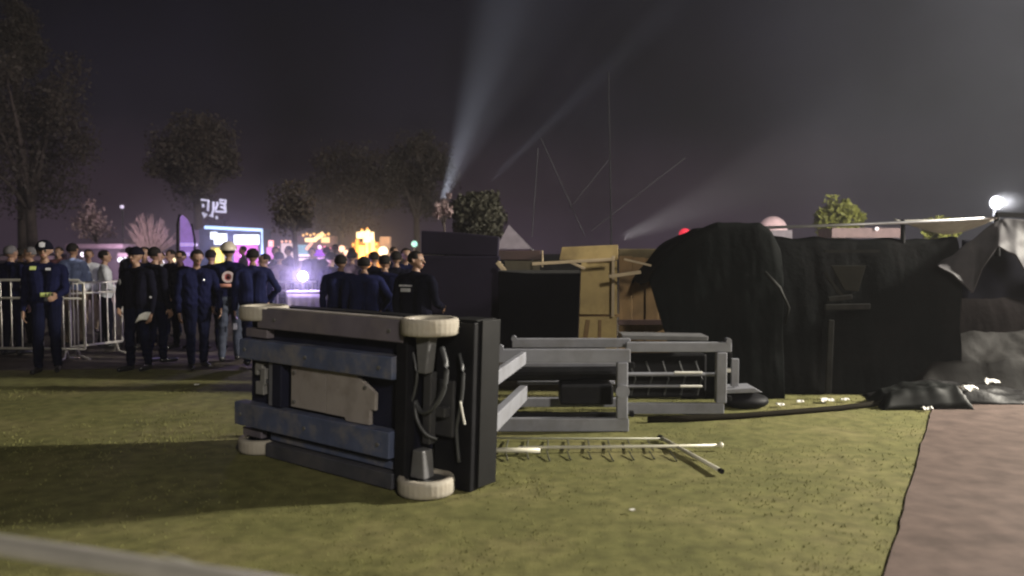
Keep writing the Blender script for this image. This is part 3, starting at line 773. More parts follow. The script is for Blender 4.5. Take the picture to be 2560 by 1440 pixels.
    C('skin', hd((0, -0.088, 0.095)), 0.010, hd((0, -0.106, 0.070)), 0.014)
    C('skin', hd((-0.03, -0.078, 0.118)), 0.013, hd((0.03, -0.078, 0.118)), 0.013)
    for s in (-1, 1):
        C('skin', hd((s * 0.086, 0.012, 0.075)), 0.010, hd((s * 0.091, 0.018, 0.105)), 0.015)
        C('eye', hd((s * 0.032, -0.085, 0.098)), 0.0105)
    C('lip', hd((-0.018, -0.090, 0.038)), 0.008, hd((0.018, -0.090, 0.038)), 0.008)
    mb = MB()
    for _, p0, r0, p1, r1 in cap_list:
        capsule(mb, p0, r0, p1, r1)
    tmp = mb.build('body_tmp', m_skin)
    rm = tmp.modifiers.new('r', 'REMESH'); rm.mode = 'VOXEL'; rm.voxel_size = voxel * k
    sm = tmp.modifiers.new('s', 'SMOOTH'); sm.iterations = 2; sm.factor = 0.5
    dg = bpy.context.evaluated_depsgraph_get()
    me = bpy.data.meshes.new_from_object(tmp.evaluated_get(dg))
    old = tmp.data
    bpy.data.objects.remove(tmp); bpy.data.meshes.remove(old)
    nv = len(me.vertices); co = np.empty(nv * 3); me.vertices.foreach_get('co', co); co = co.reshape(-1, 3)
    regs = ['skin', 'top', 'bottom', 'shoe', 'eye', 'lip']
    best = np.full(nv, 1e9); reg = np.zeros(nv, int)
    for rname, p0, r0, p1, r1 in cap_list:
        a = np.array(p0); b = np.array(p1); ab = b - a; L2 = max(ab @ ab, 1e-9)
        tt = np.clip((co - a) @ ab / L2, 0, 1)
        dist = np.linalg.norm(co - (a + tt[:, None] * ab), axis=1) - (r0 + (r1 - r0) * tt)
        if rname in ('eye', 'lip'): dist = dist - 0.004
        q = dist < best
        best[q] = dist[q]; reg[q] = regs.index(rname)
    no = np.empty(nv * 3); me.vertices.foreach_get('normal', no); no = no.reshape(-1, 3)
    sd = x * 3.7 + y
    ph = 5 * np.sin(co[:, 0] * 7 + 1.3 * sd) + 4 * np.sin(co[:, 2] * 5.3 + sd) + 3 * np.sin(co[:, 1] * 13 - sd)
    wr_ = 0.0035 * np.sin(co[:, 2] * 23 + ph) + 0.0025 * np.sin(co[:, 0] * 31 + co[:, 2] * 17 + 1.7 * ph) + 0.002 * np.sin(co[:, 2] * 61 - co[:, 1] * 29 + ph * 0.7)
    cloth = (reg == 1) | (reg == 2)
    co[cloth] += no[cloth] * wr_[cloth][:, None]
    me.vertices.foreach_set('co', co.ravel())
    nf = len(me.polygons); lt = np.empty(len(me.loops), int); me.loops.foreach_get('vertex_index', lt)
    ls = np.empty(nf, int); me.polygons.foreach_get('loop_start', ls)
    me.materials.clear()
    for mm in (m_skin, top, bottom, m_shoe, m_eye, m_lip): me.materials.append(mm)
    me.polygons.foreach_set('material_index', reg[lt[ls]].astype(np.int32))
    me.polygons.foreach_set('use_smooth', [True] * nf)
    me.update()
    me.name = 'body'
    body = bpy.data.objects.new('body', me); COL.objects.link(body); body.parent = root
    def headmesh(name, m, keepf, rad, cen=(0, 0.012, 0.115)):
        vs = []; fs = []
        nu, nv_ = 20, 14
        for j in range(nv_ + 1):
            th = math.pi * j / nv_
            for i in range(nu):
                a = 2 * math.pi * i / nu
                vs.append(Vector((math.sin(th) * math.cos(a) * rad[0], math.sin(th) * math.sin(a) * rad[1], math.cos(th) * rad[2])))
        for j in range(nv_):
            for i in range(nu):
                f = (j * nu + i, (j + 1) * nu + i, (j + 1) * nu + (i + 1) % nu, j * nu + (i + 1) % nu)
                c = sum((vs[q] for q in f), Vector()) / 4
                if keepf(c): fs.append(f)
        g = MB(); g.add([hd(v + Vector(cen)) * k for v in vs], fs)
        o = g.build(name, m, root, smooth=True, local=True, solid=0.008 * k)
        return o
    if hair is not None and cap != 'bald':
        headmesh('hair', hair, lambda c: (c.y > -0.005 and c.z > -0.05) or (c.y > -0.045 and c.z > 0.0) or c.z > 0.055, (0.0915, 0.099, 0.097))
    if cap == 'cap':
        headmesh('cap', m_uni2, lambda c: c.z > 0.012, (0.106, 0.120, 0.125))
        g = MB(); pts_ = [hd(Vector((0.085 * math.sin(a), -0.095 - 0.085 * math.cos(a), 0.135 - 0.02 * math.cos(a)))) * k for a in np.linspace(-1.5, 1.5, 9)]
        g.prism(pts_, Vector((0, 0, -0.008)) * k); g.build('cap_peak', m_uni2, root, local=True)
        g = MB(); g.prism([hd(Vector(p)) * k for p in ((-0.032, -0.122, 0.150), (0.0, -0.128, 0.140), (0.032, -0.122, 0.150), (0.036, -0.108, 0.200), (0.0, -0.112, 0.215), (-0.036, -0.108, 0.200))], Vector((0, 0.01, 0)))
        g.build('cap_badge', mat('badge_silver', (0.7, 0.7, 0.74), 0.3, 0.3), root, local=True)
    if cap == 'helmet':
        headmesh('helmet', mat('helmet_cream', (0.42, 0.37, 0.30), 0.35), lambda c: c.z > -0.01, (0.122, 0.145, 0.135))
    if cap == 'beanie':
        headmesh('beanie', m_uni2, lambda c: c.z > -0.005, (0.104, 0.114, 0.116))
    return root, k, up, hd
def band(root, k, zc, h, m, name='band', rx=0.197, ry=0.137, a0=0.0, a1=360.0, yoff=0.0):
    g = MB(); n = 28; vs = []; fs = []
    for i in range(n + 1):
        a = R(a0 + (a1 - a0) * i / n)
        for z in (zc - h / 2, zc + h / 2):
            vs.append(Vector((rx * math.cos(a), ry * math.sin(a) + yoff, z)) * k)
    for i in range(n):
        fs.append((2 * i, 2 * i + 2, 2 * i + 3, 2 * i + 1))
    g.add(vs, fs)
    return g.build(name, m, root, smooth=True, local=True, solid=0.006)
def patch(root, k, c, w, h, m, name, nrm=(0, -1, 0), t=0.01):
    c = Vector(c) * k; nn = Vector(nrm).normalized(); x, _, z = basis(nn)
    x = x * w / 2 * k; z = z * h / 2 * k
    g = MB(); g.prism([c - x - z, c + x - z, c + x + z, c - x + z], nn * -t)
    return g.build(name, m, root, local=True)
def disc(root, k, c, r, m, name, nrm=(0, 1, 0), t=0.012, n=20, r0=0.0):
    c = Vector(c) * k; nn = Vector(nrm).normalized(); x, _, z = basis(nn)
    g = MB()
    if r0:
        g.lathe(c, [(r0 * k, -t), (r0 * k, t), (r * k, t), (r * k, -t), (r0 * k, -t)], n, nn)
    else:
        g.prism([c + (x * math.cos(2 * math.pi * i / n) + z * math.sin(2 * math.pi * i / n)) * r * k for i in range(n)], nn * -t)
    return g.build(name, m, root, local=True)
m_refl = mat('tape_silver', (0.60, 0.60, 0.62), 0.3, 0.2)
m_refy = mat('tape_yellow', (0.52, 0.60, 0.20), 0.4)
m_refp = mat('tape_salmon', (0.70, 0.33, 0.26), 0.4)
def gx(px, py_foot=None, y=None):
    y = y if y else gnd(px, py_foot).y
    return (px - 1280) / F * y * 1.0, y
hang = ((0.05, 0.02, -0.29), (0.0, -0.07, -0.25))
fwd = ((0.04, -0.05, -0.28), (-0.06, -0.22, -0.06))
hips = ((0.14, 0.06, -0.24), (-0.12, -0.10, -0.18))
fold = ((0.05, -0.08, -0.27), (-0.20, -0.12, 0.03))
# capped officer in front of the barrier
x, y = gx(112, y=10.35)
r, k, up, hd = person('capped police officer in dark navy with a yellow band at the waist, before the barrier', x, y, 18, 1.66, m_uni, m_trn, {-1: hang, 1: fwd}, cap='cap', wide=1.12, voxel=0.008)
band(r, k, 1.045, 0.055, m_refy, 'yellow_band', 0.208, 0.140, -100, -15)
for i in range(4):
    patch(r, k, (0.035 + i * 0.035, -0.152 + i * 0.004, 1.045), 0.016, 0.036, mat('letter_dark', (0.05, 0.06, 0.03), 0.6), 'letter', (0.15, -1, 0), 0.006)
patch(r, k, (-0.12, -0.105, 1.40), 0.075, 0.05, m_refy, 'shoulder_patch', (-0.2, -1, 0.5))
patch(r, k, (0.06, -0.112, 1.385), 0.06, 0.03, m_refl, 'name_tape', (0, -1, 0.3))
patch(r, k, (0.05, -0.150, 0.985), 0.07, 0.05, m_rim, 'belt_pouch', (0.1, -1, 0), 0.03)
# officer holding a sheet of paper
x, y = gx(340, y=10.5)
r, k, up, hd = person('police officer in navy with a round sleeve badge holding a white paper', x, y, -14, 1.585, m_uni2, m_trn, {-1: ((0.07, -0.02, -0.28), (-0.10, -0.13, -0.20)), 1: hang}, wide=1.15, voxel=0.008, cap='beanie')
disc(r, k, (-0.245, -0.055, 1.26), 0.042, m_refl, 'sleeve_badge', (-0.55, -1, 0))
disc(r, k, (0.255, -0.035, 1.05), 0.016, m_refl, 'cuff_stud', (0.3, -1, 0))
mt = Matrix.Translation((x, y, 0)) @ Matrix.Rotation(R(-14), 4, 'Z')
pp = at(357, 793, y - 0.26)
def pf(u, v):
    return (pp.x + 0.15 * (u - 0.5) + 0.05 * (v - 0.5), pp.y + 0.03 * math.sin(3 * u), pp.z + 0.10 * (v - 0.5) + 0.05 * (u - 0.5) + 0.015 * math.sin(u * 4))
tag(MB().grid(6, 4, pf).build('paper_sheet', mat('paper_white', (0.80, 0.79, 0.75), 0.6), solid=0.002, smooth=True), 'white sheet of paper in the hand of the officer with the sleeve badge', 'paper')
# the others, from the barrier towards the stage
x, y = gx(28, y=12.0)
person('stout grey-haired man in dark navy jacket behind the barrier, seen from behind', x, y, 160, 1.62, m_uni, m_trn, {-1: hang, 1: hang}, wide=1.35, hair=m_hairg)
x, y = gx(76, y=12.9)
person('pale-faced person half hidden behind the capped officer', x, y, -60, 1.60, m_uni2, m_trn, hair=m_hairg)
x, y = gx(183, y=13.2)
person('person in a light blue shirt and khaki trousers behind the barrier', x, y, 170, 1.66, m_sky, m_khaki, {-1: fold, 1: fold}, wide=1.1)
x, y = gx(262, y=12.9)
person('person in a white shirt and black trousers behind the barrier', x, y, 120, 1.55, m_white, m_uni2, {-1: fwd, 1: fwd})
x, y = gx(222, y=15.0)
person('distant figure with a pale shirt between the blue and white shirts', x, y, 30, 1.55, m_white, m_khaki, voxel=0.013)
x, y = gx(388, y=11.2)
person('dark-clothed person close behind the officer with the paper', x, y, 150, 1.60, m_uni2, m_trn, {-1: hang, 1: hips}, wide=1.05)
x, y = gx(427, y=14.5)
person('small dark figure beside the purple banner', x, y, -30, 1.55, m_uni2, m_trn, {-1: fwd, 1: fwd}, voxel=0.012)
x, y = gx(402, y=16.0)
person('white-shirted figure beyond the dark officers', x, y, 10, 1.50, m_white, m_uni2, voxel=0.013)
x, y = gx(490, y=10.7)
r, k, up, hd = person('officer in navy standing with head bowed near the civil guard', x, y, 35, 1.57, m_uni, m_trn, {-1: hang, 1: ((0.10, -0.02, -0.28), (-0.02, -0.12, -0.22))}, head_down=0.35, lean=0.06, wide=1.15, voxel=0.008)
patch(r, k, (0.10, -0.125, 1.30), 0.05, 0.025, m_refl, 'name_tape', (0.2, -1, 0.2))
x, y = gx(572, y=11.4)
r, k, up, hd = person('civil guard seen from behind, round white and red emblem on the back, cream helmet', x, y, 186, 1.64, m_uni, m_jean, {-1: hips, 1: hang}, cap='helmet', wide=1.1, voxel=0.008)
disc(r, k, (-0.02, 0.142, 1.255), 0.085, mat('emblem_white', (0.62, 0.50, 0.50), 0.5), 'emblem', (0, 1, 0.05), 0.012, 24, 0.052)
disc(r, k, (-0.02, 0.141, 1.255), 0.051, mat('emblem_red', (0.40, 0.08, 0.08), 0.5), 'emblem', (0, 1, 0.05), 0.012)
g = MB(); g.prism([Vector((-0.02 + dx, 0.150, 1.250 + dz)) * k for dx, dz in ((-0.030, -0.02), (0.030, -0.02), (0.0, 0.035))], (0, -0.012, 0)); g.build('emblem_triangle', m_uni2, r, local=True)
band(r, k, 1.13, 0.050, m_refp, 'salmon_band', 0.204, 0.140, 12, 168)
patch(r, k, (-0.10, 0.115, 0.52), 0.05, 0.09, mat('knee_grey', (0.22, 0.22, 0.27), 0.6), 'pocket_patch', (0, 1, 0), 0.02)
x, y = gx(632, y=11.0)
person('man in a bright navy-blue jacket seen from behind, next to the emblem vest', x, y, 200, 1.58, m_blue, m_trn, {-1: hips, 1: hang}, wide=1.15)
x, y = gx(662, y=11.9)
person('bare-faced man in blue jacket looking towards the banner', x, y, -50, 1.50, m_blue, m_jean, {-1: fold, 1: fold}, wide=1.1)
x, y = gx(852, y=10.6)
person('first navy-jacketed man from the violet lamp, seen from behind', x, y, 175, 1.50, m_blue, m_trn, {-1: hang, 1: hang}, wide=1.25)
x, y = gx(910, y=10.2)
person('broad man in a navy jacket between two other navy backs', x, y, 190, 1.48, m_blue, m_trn, {-1: hips, 1: hang}, wide=1.3)
x, y = gx(962, y=10.5)
person('navy-backed man next to the guard with white back lettering', x, y, 165, 1.50, m_uni, m_trn, {-1: hang, 1: hang}, wide=1.2)
x, y = gx(1040, y=9.0)
r, k, up, hd = person('guard with white lettering on his dark back, face turned in profile', x, y, 150, 1.555, m_uni2, m_trn, {-1: fwd, 1: hang}, head_turn=R(-70), wide=1.3, voxel=0.008)
for i, (w_, z_, h_) in enumerate(((0.20, 1.315, 0.022), (0.15, 1.262, 0.045))):
    for j in range(5):
        patch(r, k, (0.06 + w_ * (j - 2) / 5, 0.142, z_), w_ / 6.3, h_, m_refl, 'letter', (0, 1, 0.1), 0.012)
for px, yy, hh, mm, fc, lab in ((528, 12.6, 1.56, m_uni2, 170, 'dark figure squeezed in behind the bowed officer and the helmet'), (452, 12.8, 1.54, m_uni2, -20, 'dark figure just past the purple banner'), (698, 13.6, 1.52, m_plum, 200, 'plum-dark figure by the barrier under the violet lamp'), (828, 12.6, 1.52, m_uni2, 150, 'dark figure at the table end facing away'), (880, 12.8, 1.55, m_plum, 200, 'plum-dark figure between the navy backs and golden stall'), (935, 12.2, 1.53, m_uni2, 170, 'dark figure tucked behind the broad navy man'), (990, 11.4, 1.54, m_uni2, 190, 'dark figure right behind the lettered guard'), (1015, 12.6, 1.58, m_uni, 20, 'dark navy figure beside the stage panel facing the lawn'), (52, 13.5, 1.58, m_uni2, 200, 'dark figure behind the grey-haired stout man'), (362, 12.9, 1.60, m_uni, 10, 'dark figure between the paper officer and the one behind')):
    person(lab, (px - 1280) / F * yy, yy, fc, hh, mm, m_trn, {-1: random.choice((hang, hips)), 1: random.choice((hang, fwd))}, voxel=0.012, wide=1.2)
# small far crowd around the stalls
for i, (px, yy, hh, mm, lab) in enumerate(((690, 17, 1.6, m_uni2, 'small dark figure beside the pink neon tube'), (722, 19, 1.62, m_plum, 'small plum-coated figure by the dark tree trunk'), (780, 18.5, 1.58, m_uni, 'small navy figure under the teal stall'), (818, 17.5, 1.6, m_blue, 'small blue-jacketed figure near the violet glow'), (838, 20, 1.66, m_maroon, 'small maroon-shirted figure before the warm stall'), (880, 19, 1.58, m_plum, 'small plum-coated figure at the foot of the golden stall'), (985, 17, 1.6, m_uni2, 'small dark figure below the white lamp'), (608, 20, 1.62, m_plum, 'small figure in front of the neon booth'), (325, 18, 1.6, m_uni2, 'small dark figure below the fan-shaped tree'), (148, 17, 1.6, m_maroon, 'small maroon figure past the light blue shirt'))):
    person(lab, (px - 1280) / F * yy, yy, random.choice((0, 170, 60, -60)), hh, mm, m_trn, voxel=0.016, group='far crowd at the stalls')

# ------------------------------------------------------------------ lamp and table in the crowd
tb = thing('folding_table', at(768, 780, 12.5), 'small table with a pale cloth under the violet lamp', 'table')
a = at(718, 727, 12.5); b = at(815, 727, 12.5)
MB().box(a.x, b.x, 12.4, 12.9, 0.905, 0.935).build('tabletop', mat('table_top', (0.55, 0.5, 0.52), 0.4), tb, bevel=0.006)
MB().grid(24, 6, lambda u, v: (a.x + 0.01 + (b.x - a.x - 0.02) * u, 12.405 - 0.02 * v * math.sin(u * 31), 0.90 - 0.5 * v)).build('cloth', mat('cloth_pale', (0.36, 0.31, 0.35), 0.8), tb, smooth=True, solid=0.006)
for xx_, yy_ in ((a.x + 0.04, 12.46), (b.x - 0.04, 12.46), (a.x + 0.04, 12.84), (b.x - 0.04, 12.84)):
    MB().tube([(xx_, yy_, 0), (xx_, yy_, 0.905)], 0.014, 8).build('leg', m_rim, tb)
pl_ = at(748, 692, 12.3)
lp = thing('work_lamp', (pl_.x, 12.6, 0.935), 'dazzling violet-white work lamp on the small table', 'lamp')
MB().box(pl_.x - 0.09, pl_.x + 0.09, 12.52, 12.60, pl_.z - 0.08, pl_.z + 0.08).build('housing', m_blk, lp, bevel=0.01)
MB().lathe((pl_.x, 12.52, pl_.z), [(0.001, 0.02), (0.05, 0.015), (0.070, 0.0)], 20, (0, -1, 0)).build('lens', glow('lamp_lens', (0.80, 0.70, 1.0), 45), lp)
MB().box(pl_.x - 0.07, pl_.x + 0.07, 12.53, 12.67, 0.937, 0.955).build('foot', m_blk, lp)
MB().tube([(pl_.x, 12.58, 0.95), (pl_.x, 12.58, pl_.z)], 0.012, 8).build('stem', m_blk, lp)
lamp('POINT', (pl_.x, 12.42, pl_.z), 75, (0.58, 0.46, 1.0), 0.06)
def halo_puff(loc, size, dens, label):  # smoke volume added to imitate the bloom round bright lamps
    p = MB().ball((0, 0, 0), 1.0, 24, 14).build('smoke', m_blk, smooth=True)
    p.location = loc; p.scale = size
    m = bpy.data.materials.new('halo_smoke'); m.use_nodes = True
    t = m.node_tree; t.nodes.clear()
    so = N(t, 'ShaderNodeOutputMaterial'); sv = N(t, 'ShaderNodeVolumePrincipled'); stc = N(t, 'ShaderNodeTexCoord')
    sl = N(t, 'ShaderNodeVectorMath', operation='LENGTH'); smr = N(t, 'ShaderNodeMapRange')
    smr.interpolation_type = 'SMOOTHSTEP'
    smr.inputs['From Min'].default_value = 1.0; smr.inputs['From Max'].default_value = 0.0; smr.inputs['To Max'].default_value = dens
    t.links.new(stc.outputs['Object'], sl.inputs[0]); t.links.new(sl.outputs['Value'], smr.inputs['Value']); t.links.new(smr.outputs[0], sv.inputs['Density'])
    sv.inputs['Color'].default_value = (0.85, 0.85, 0.88, 1)
    t.links.new(sv.outputs[0], so.inputs['Volume'])
    p.data.materials.clear(); p.data.materials.append(m)
    return tag(p, label, None, None, 'stuff')
halo_puff((pl_.x, 12.2, pl_.z + 0.1), (1.25, 0.8, 0.9), 0.24, 'added ball of smoke imitating the halo round the violet lamp')

# ------------------------------------------------------------------ stalls and signs
def pbox(px0, px1, py0, py1, d, depth=0.1):
    a = at(px0, py1, d); b = at(px1, py0, d)
    return MB().box(a.x, b.x, d, d + depth, a.z, b.z)
def bar(p, q, d, w):
    return MB().beam(at(p[0], p[1], d), at(q[0], q[1], d), w, w)
D = 28.0
def foot(px, d): 
    v = at(px, 650, d); return Vector((v.x, d, 0))
nb = thing('neon_booth', foot(585, D), 'booth framed by a blue-white neon tube with two glowing signs', 'booth')
pbox(500, 652, 572, 700, D + 0.1, 1.2).build('wall', mat('booth_teal', (0.03, 0.05, 0.075), 0.5), nb)
g_neon = glow('neon_bluewhite', (0.42, 0.62, 1.0), 1.6)
MB().tube([at(512, 568, D), at(655, 575, D), at(656, 642, D)], 0.055, 8).build('neon_tube', g_neon, nb)
g_wh = glow('sign_white', (0.86, 0.95, 1.0), 1.6)
s1 = pbox(535, 566, 584, 611, D, 0.06).build('sign', g_wh, nb)
pbox(526, 542, 580, 598, D - 0.03, 0.05).build('sign', g_wh, nb)
s2 = pbox(585, 647, 587, 611, D, 0.06).build('sign', g_wh, nb)
m_ltr = mat('letter_grey', (0.5, 0.5, 0.55), 0.6)
for px in (604, 621, 633):
    pbox(px, px + 2, 592, 606, D - 0.02, 0.015).build('letter', glow('letter_soft', (0.8, 0.8, 0.95), 0.7), s2)
g_y = glow('neon_yellow', (1.0, 0.88, 0.12), 1.1)
pbox(538, 551, 621, 657, D - 0.02, 0.06).build('neon_strip', g_y, nb)
pbox(528, 560, 618, 660, D + 0.05, 0.04).build('sign_board', mat('board_yellow', (0.5, 0.45, 0.02), 0.6, emit=(0.6, 0.5, 0.05), estr=0.12), nb)
g_p = glow('neon_pink', (1.0, 0.25, 0.78), 1.3)
MB().tube([at(603, 647, D - 0.02), at(603, 628, D - 0.02), at(630, 627, D - 0.02)], 0.055, 8).build('neon_tube', g_p, nb)
pbox(585, 645, 613, 665, D + 0.04, 0.05).build('sign_board', mat('board_magenta', (0.3, 0.04, 0.2), 0.6, emit=(0.45, 0.06, 0.28), estr=0.16), nb)
rs = thing('roof_sign', foot(535, D + 0.6), 'white lit letters standing on the roof of the neon booth', 'sign')
g_l = glow('letter_white', (0.74, 0.74, 0.92), 0.55)
def stroke(pts, w=0.045):
    q = [at(460 + a_ / 7.2, 480 + b_ / 7.2, D + 0.6) for a_, b_ in pts]
    return MB().tube(q, w, 6)
for pts in ([(310, 140), (440, 152), (430, 340)], [(340, 215), (348, 275)], [(530, 175), (528, 350)], [(592, 180), (604, 222), (570, 300), (570, 350), (760, 360)], [(640, 142), (750, 150), (735, 250), (745, 350)], [(640, 190), (735, 215)], [(660, 262), (738, 300)], [(340, 370), (370, 450), (405, 390)], [(515, 345), (515, 452), (465, 430), (515, 400)], [(580, 438), (600, 485)]):
    stroke(pts).build('letter', g_l, rs)
MB().beam(at(515, 552, D + 0.65), at(570, 552, D + 0.65), 0.06, 0.05).build('support_bar', m_rim, rs)
for px in (522, 560):
    MB().beam(at(px, 545, D + 0.65), at(px, 575, D + 0.65), 0.05, 0.05).build('support_bar', m_rim, rs)
fb = thing('feather_banner', foot(464, 20), 'tall purple feather banner with pale stripes between dark poles', 'banner')
q = [at(450, 700, 20), at(482, 700, 20), at(483, 600, 20), at(478, 570, 20), at(468, 548, 20), at(457, 538, 20), at(450, 540, 20)]
MB().prism(q, (0, 0.02, 0)).build('cloth', mat('banner_purple', (0.28, 0.16, 0.50), 0.7, emit=(0.22, 0.13, 0.42), estr=0.55), fb)  # weak emission stands in for light on the fabric
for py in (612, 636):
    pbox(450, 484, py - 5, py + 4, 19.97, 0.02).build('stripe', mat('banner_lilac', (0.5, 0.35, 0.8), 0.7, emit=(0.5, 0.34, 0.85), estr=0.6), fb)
MB().tube([at(444, 760, 20), at(444, 560, 20), at(450, 536, 20)], 0.035, 8).build('pole', m_blk, fb)
MB().tube([at(487, 760, 20.05), at(486, 600, 20.05), at(478, 560, 20.05)], 0.035, 8).build('pole', m_blk, fb)
bb = thing('blossom_panel', foot(560 - 65, D), 'dim mauve panel with two small lamps beside the purple banner', 'panel')
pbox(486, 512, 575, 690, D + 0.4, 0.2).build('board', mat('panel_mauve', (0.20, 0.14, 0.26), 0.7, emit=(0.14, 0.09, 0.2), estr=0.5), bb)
for py in (612, 637):
    MB().ball(at(491, py, D + 0.3), 0.055, 10, 6).build('lamp', glow('lamp_lilac', (0.75, 0.6, 1.0), 1.2), bb)
rp = thing('lit_pillar', foot(675, D), 'pink lit pillar with a red lamp on top beside the neon frame', 'pillar')
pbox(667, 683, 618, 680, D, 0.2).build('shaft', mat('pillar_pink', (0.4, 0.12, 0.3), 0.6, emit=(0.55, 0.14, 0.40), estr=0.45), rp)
pbox(671, 681, 601, 617, D, 0.15).build('lamp', glow('lamp_salmon', (1.0, 0.42, 0.38), 1.4), rp)
bo = thing('menu_stall', foot(710, D), 'stall with a beige menu board and a white-pink tube', 'stall')
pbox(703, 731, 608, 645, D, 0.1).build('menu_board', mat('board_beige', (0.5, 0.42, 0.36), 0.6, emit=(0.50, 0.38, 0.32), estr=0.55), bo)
pbox(686, 696, 617, 645, D - 0.02, 0.08).build('tube_lamp', glow('lamp_rosewhite', (1.0, 0.48, 0.58), 1.5), bo)
pbox(684, 733, 646, 700, D + 0.1, 0.6).build('counter', mat('counter_dark', (0.06, 0.03, 0.05), 0.6), bo)
ts = thing('teal_stall', foot(790, D), 'stall with bright cream awning lights, teal side and violet globe', 'stall')
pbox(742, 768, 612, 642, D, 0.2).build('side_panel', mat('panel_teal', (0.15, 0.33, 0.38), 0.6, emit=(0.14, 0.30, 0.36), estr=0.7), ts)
g_c = glow('light_cream', (1.0, 0.74, 0.38), 1.5)
pbox(762, 790, 595, 605, D - 0.05, 0.06).build('awning_light', g_c, ts)
pbox(803, 823, 593, 607, D - 0.05, 0.06).build('awning_light', glow('light_cream_soft', (1.0, 0.68, 0.34), 1.1), ts)
bar((786, 600), (808, 583), D - 0.08, 0.13).build('awning_light', g_c, ts)
bar((766, 624), (780, 606), D - 0.08, 0.09).build('awning_light', glow('light_peach', (1.0, 0.50, 0.36), 1.1), ts)
pbox(745, 775, 636, 641, D - 0.05, 0.05).build('counter_light', glow('light_rose', (1.0, 0.78, 0.88), 1.1), ts)
pbox(742, 770, 646, 651, D - 0.05, 0.05).build('counter_light', glow('light_rose', (1.0, 0.78, 0.88), 1.1), ts)
MB().ball(at(799, 633, D - 0.1), 0.21, 14, 8, (1.25, 1, 0.6)).build('violet_globe', glow('globe_violet', (0.26, 0.03, 0.72), 0.9), ts, smooth=True)
MB().ball(at(799, 618, D - 0.2), 0.07, 10, 6).build('globe_lamp', glow('globe_lilac', (0.9, 0.6, 1.0), 1.6), ts, smooth=True)
pbox(793, 817, 644, 650, D - 0.1, 0.05).build('counter_light', glow('light_violet', (0.75, 0.42, 1.0), 1.1), ts)
pbox(742, 832, 590, 700, D + 0.25, 0.8).build('back_wall', mat('stall_back', (0.12, 0.075, 0.075), 0.7), ts)
ws = thing('bulb_string', foot(858, D), 'two warm white bulbs hanging between the stalls', 'lights')
MB().tube([at(840, 608, D), at(856, 618, D), at(885, 612, D)], 0.012, 6).build('cable', m_rim, ws)
MB().ball(at(854, 622, D), 0.12, 12, 8).build('bulb', glow('bulb_warm', (1.0, 0.62, 0.45), 1.5), ws, smooth=True)
MB().ball(at(866, 632, D - 0.1), 0.10, 12, 8).build('bulb', glow('bulb_warm', (1.0, 0.62, 0.45), 1.5), ws, smooth=True)
gs = thing('golden_stall', foot(915, D), 'golden stall with glowing columns and a bright crown on top', 'stall')
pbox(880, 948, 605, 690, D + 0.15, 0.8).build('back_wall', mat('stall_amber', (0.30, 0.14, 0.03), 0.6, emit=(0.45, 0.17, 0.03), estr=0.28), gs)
g_o = glow('column_amber', (1.0, 0.38, 0.06), 0.9)
g_g = glow('column_gold', (1.0, 0.70, 0.16), 1.3)
pbox(889, 896, 598, 632, D, 0.12).build('column', g_o, gs)
pbox(897, 911, 614, 656, D - 0.05, 0.12).build('column', g_g, gs)
pbox(914, 920, 600, 634, D, 0.12).build('column', glow('column_cream', (1.0, 0.66, 0.24), 1.3), gs)
pbox(921, 926, 602, 634, D + 0.02, 0.12).build('column', g_o, gs)
pbox(927, 936, 600, 634, D, 0.12).build('column', glow('column_cream', (1.0, 0.66, 0.24), 1.3), gs)
for px0, px1, py0, py1 in ((891, 899, 580, 596), (900, 914, 578, 596), (908, 926, 590, 606), (915, 924, 575, 592), (926, 934, 580, 600)):
    pbox(px0, px1, py0, py1, D - 0.06, 0.1).build('crown_light', glow('light_ivory', (1.0, 0.80, 0.46), 1.5), gs)
pbox(950, 975, 592, 640, D + 0.3, 0.3).build('side_panel', mat('panel_tan', (0.25, 0.16, 0.12), 0.6, emit=(0.25, 0.15, 0.11), estr=0.5), gs)
def bulbs(parent, pts, col, st_):
    for px, py in pts:
        MB().ball(at(px, py, D - 0.15), 0.045, 8, 6).build('bulb', glow('bulb_%d_%d' % (px, py), col, st_), parent, smooth=True)
bulbs(ts, [(758 + 9 * i, 588 - (i % 2) * 3) for i in range(8)], (1.0, 0.55, 0.20), 1.3)
bulbs(ts, [(780, 628), (812, 618), (824, 622), (832, 640)], (1.0, 0.25, 0.45), 1.2)
bulbs(gs, [(883, 612), (883, 626), (883, 640), (941, 610), (941, 624), (941, 640), (905, 575), (918, 572)], (1.0, 0.45, 0.10), 1.3)
bulbs(bo, [(705, 604), (715, 603), (725, 604), (716, 652), (726, 652)], (1.0, 0.50, 0.35), 1.2)
def globe(px, py, d, r, col, s, label, cat='lamp', name='lamp_globe'):
    t = thing(name, Vector((at(px, py, d).x, d, 0)), label, cat)
    MB().ball(at(px, py, d), r, 14, 8).build('globe', glow('g_%d_%d' % (px, py), col, s), t, smooth=True)
    p = at(px, py, d)
    MB().tube([(p.x, d + 0.02, 0), (p.x, d + 0.02, p.z)], 0.025, 8).build('post', m_rim, t)
    return t
globe(958, 628, D, 0.17, (1.0, 0.84, 0.60), 1.8, 'big cream globe lamp beside the golden stall')
globe(991, 640, D, 0.13, (0.80, 0.76, 0.95), 1.0, 'small lilac-white globe lamp past the cream globe')
globe(1036, 610, D, 0.11, (0.45, 0.95, 0.80), 1.0, 'small green-white lamp close to the navy stage panel')
globe(1712, 586, 20, 0.15, (0.75, 0.03, 0.06), 0.9, 'red lamp between brown boards and black heap')
globe(140, 618 + 10, 24, 0.045, (1.0, 0.92, 1.0), 2.0, 'tiny white lamp beside the capped officer')
globe(207, 636, 24, 0.07, (1.0, 0.88, 1.0), 2.0, 'small white lamp over the light blue shirt')
globe(301, 650, 24, 0.08, (0.9, 0.85, 1.0), 2.0, 'small paired white lamp near the sleeve badge officer')
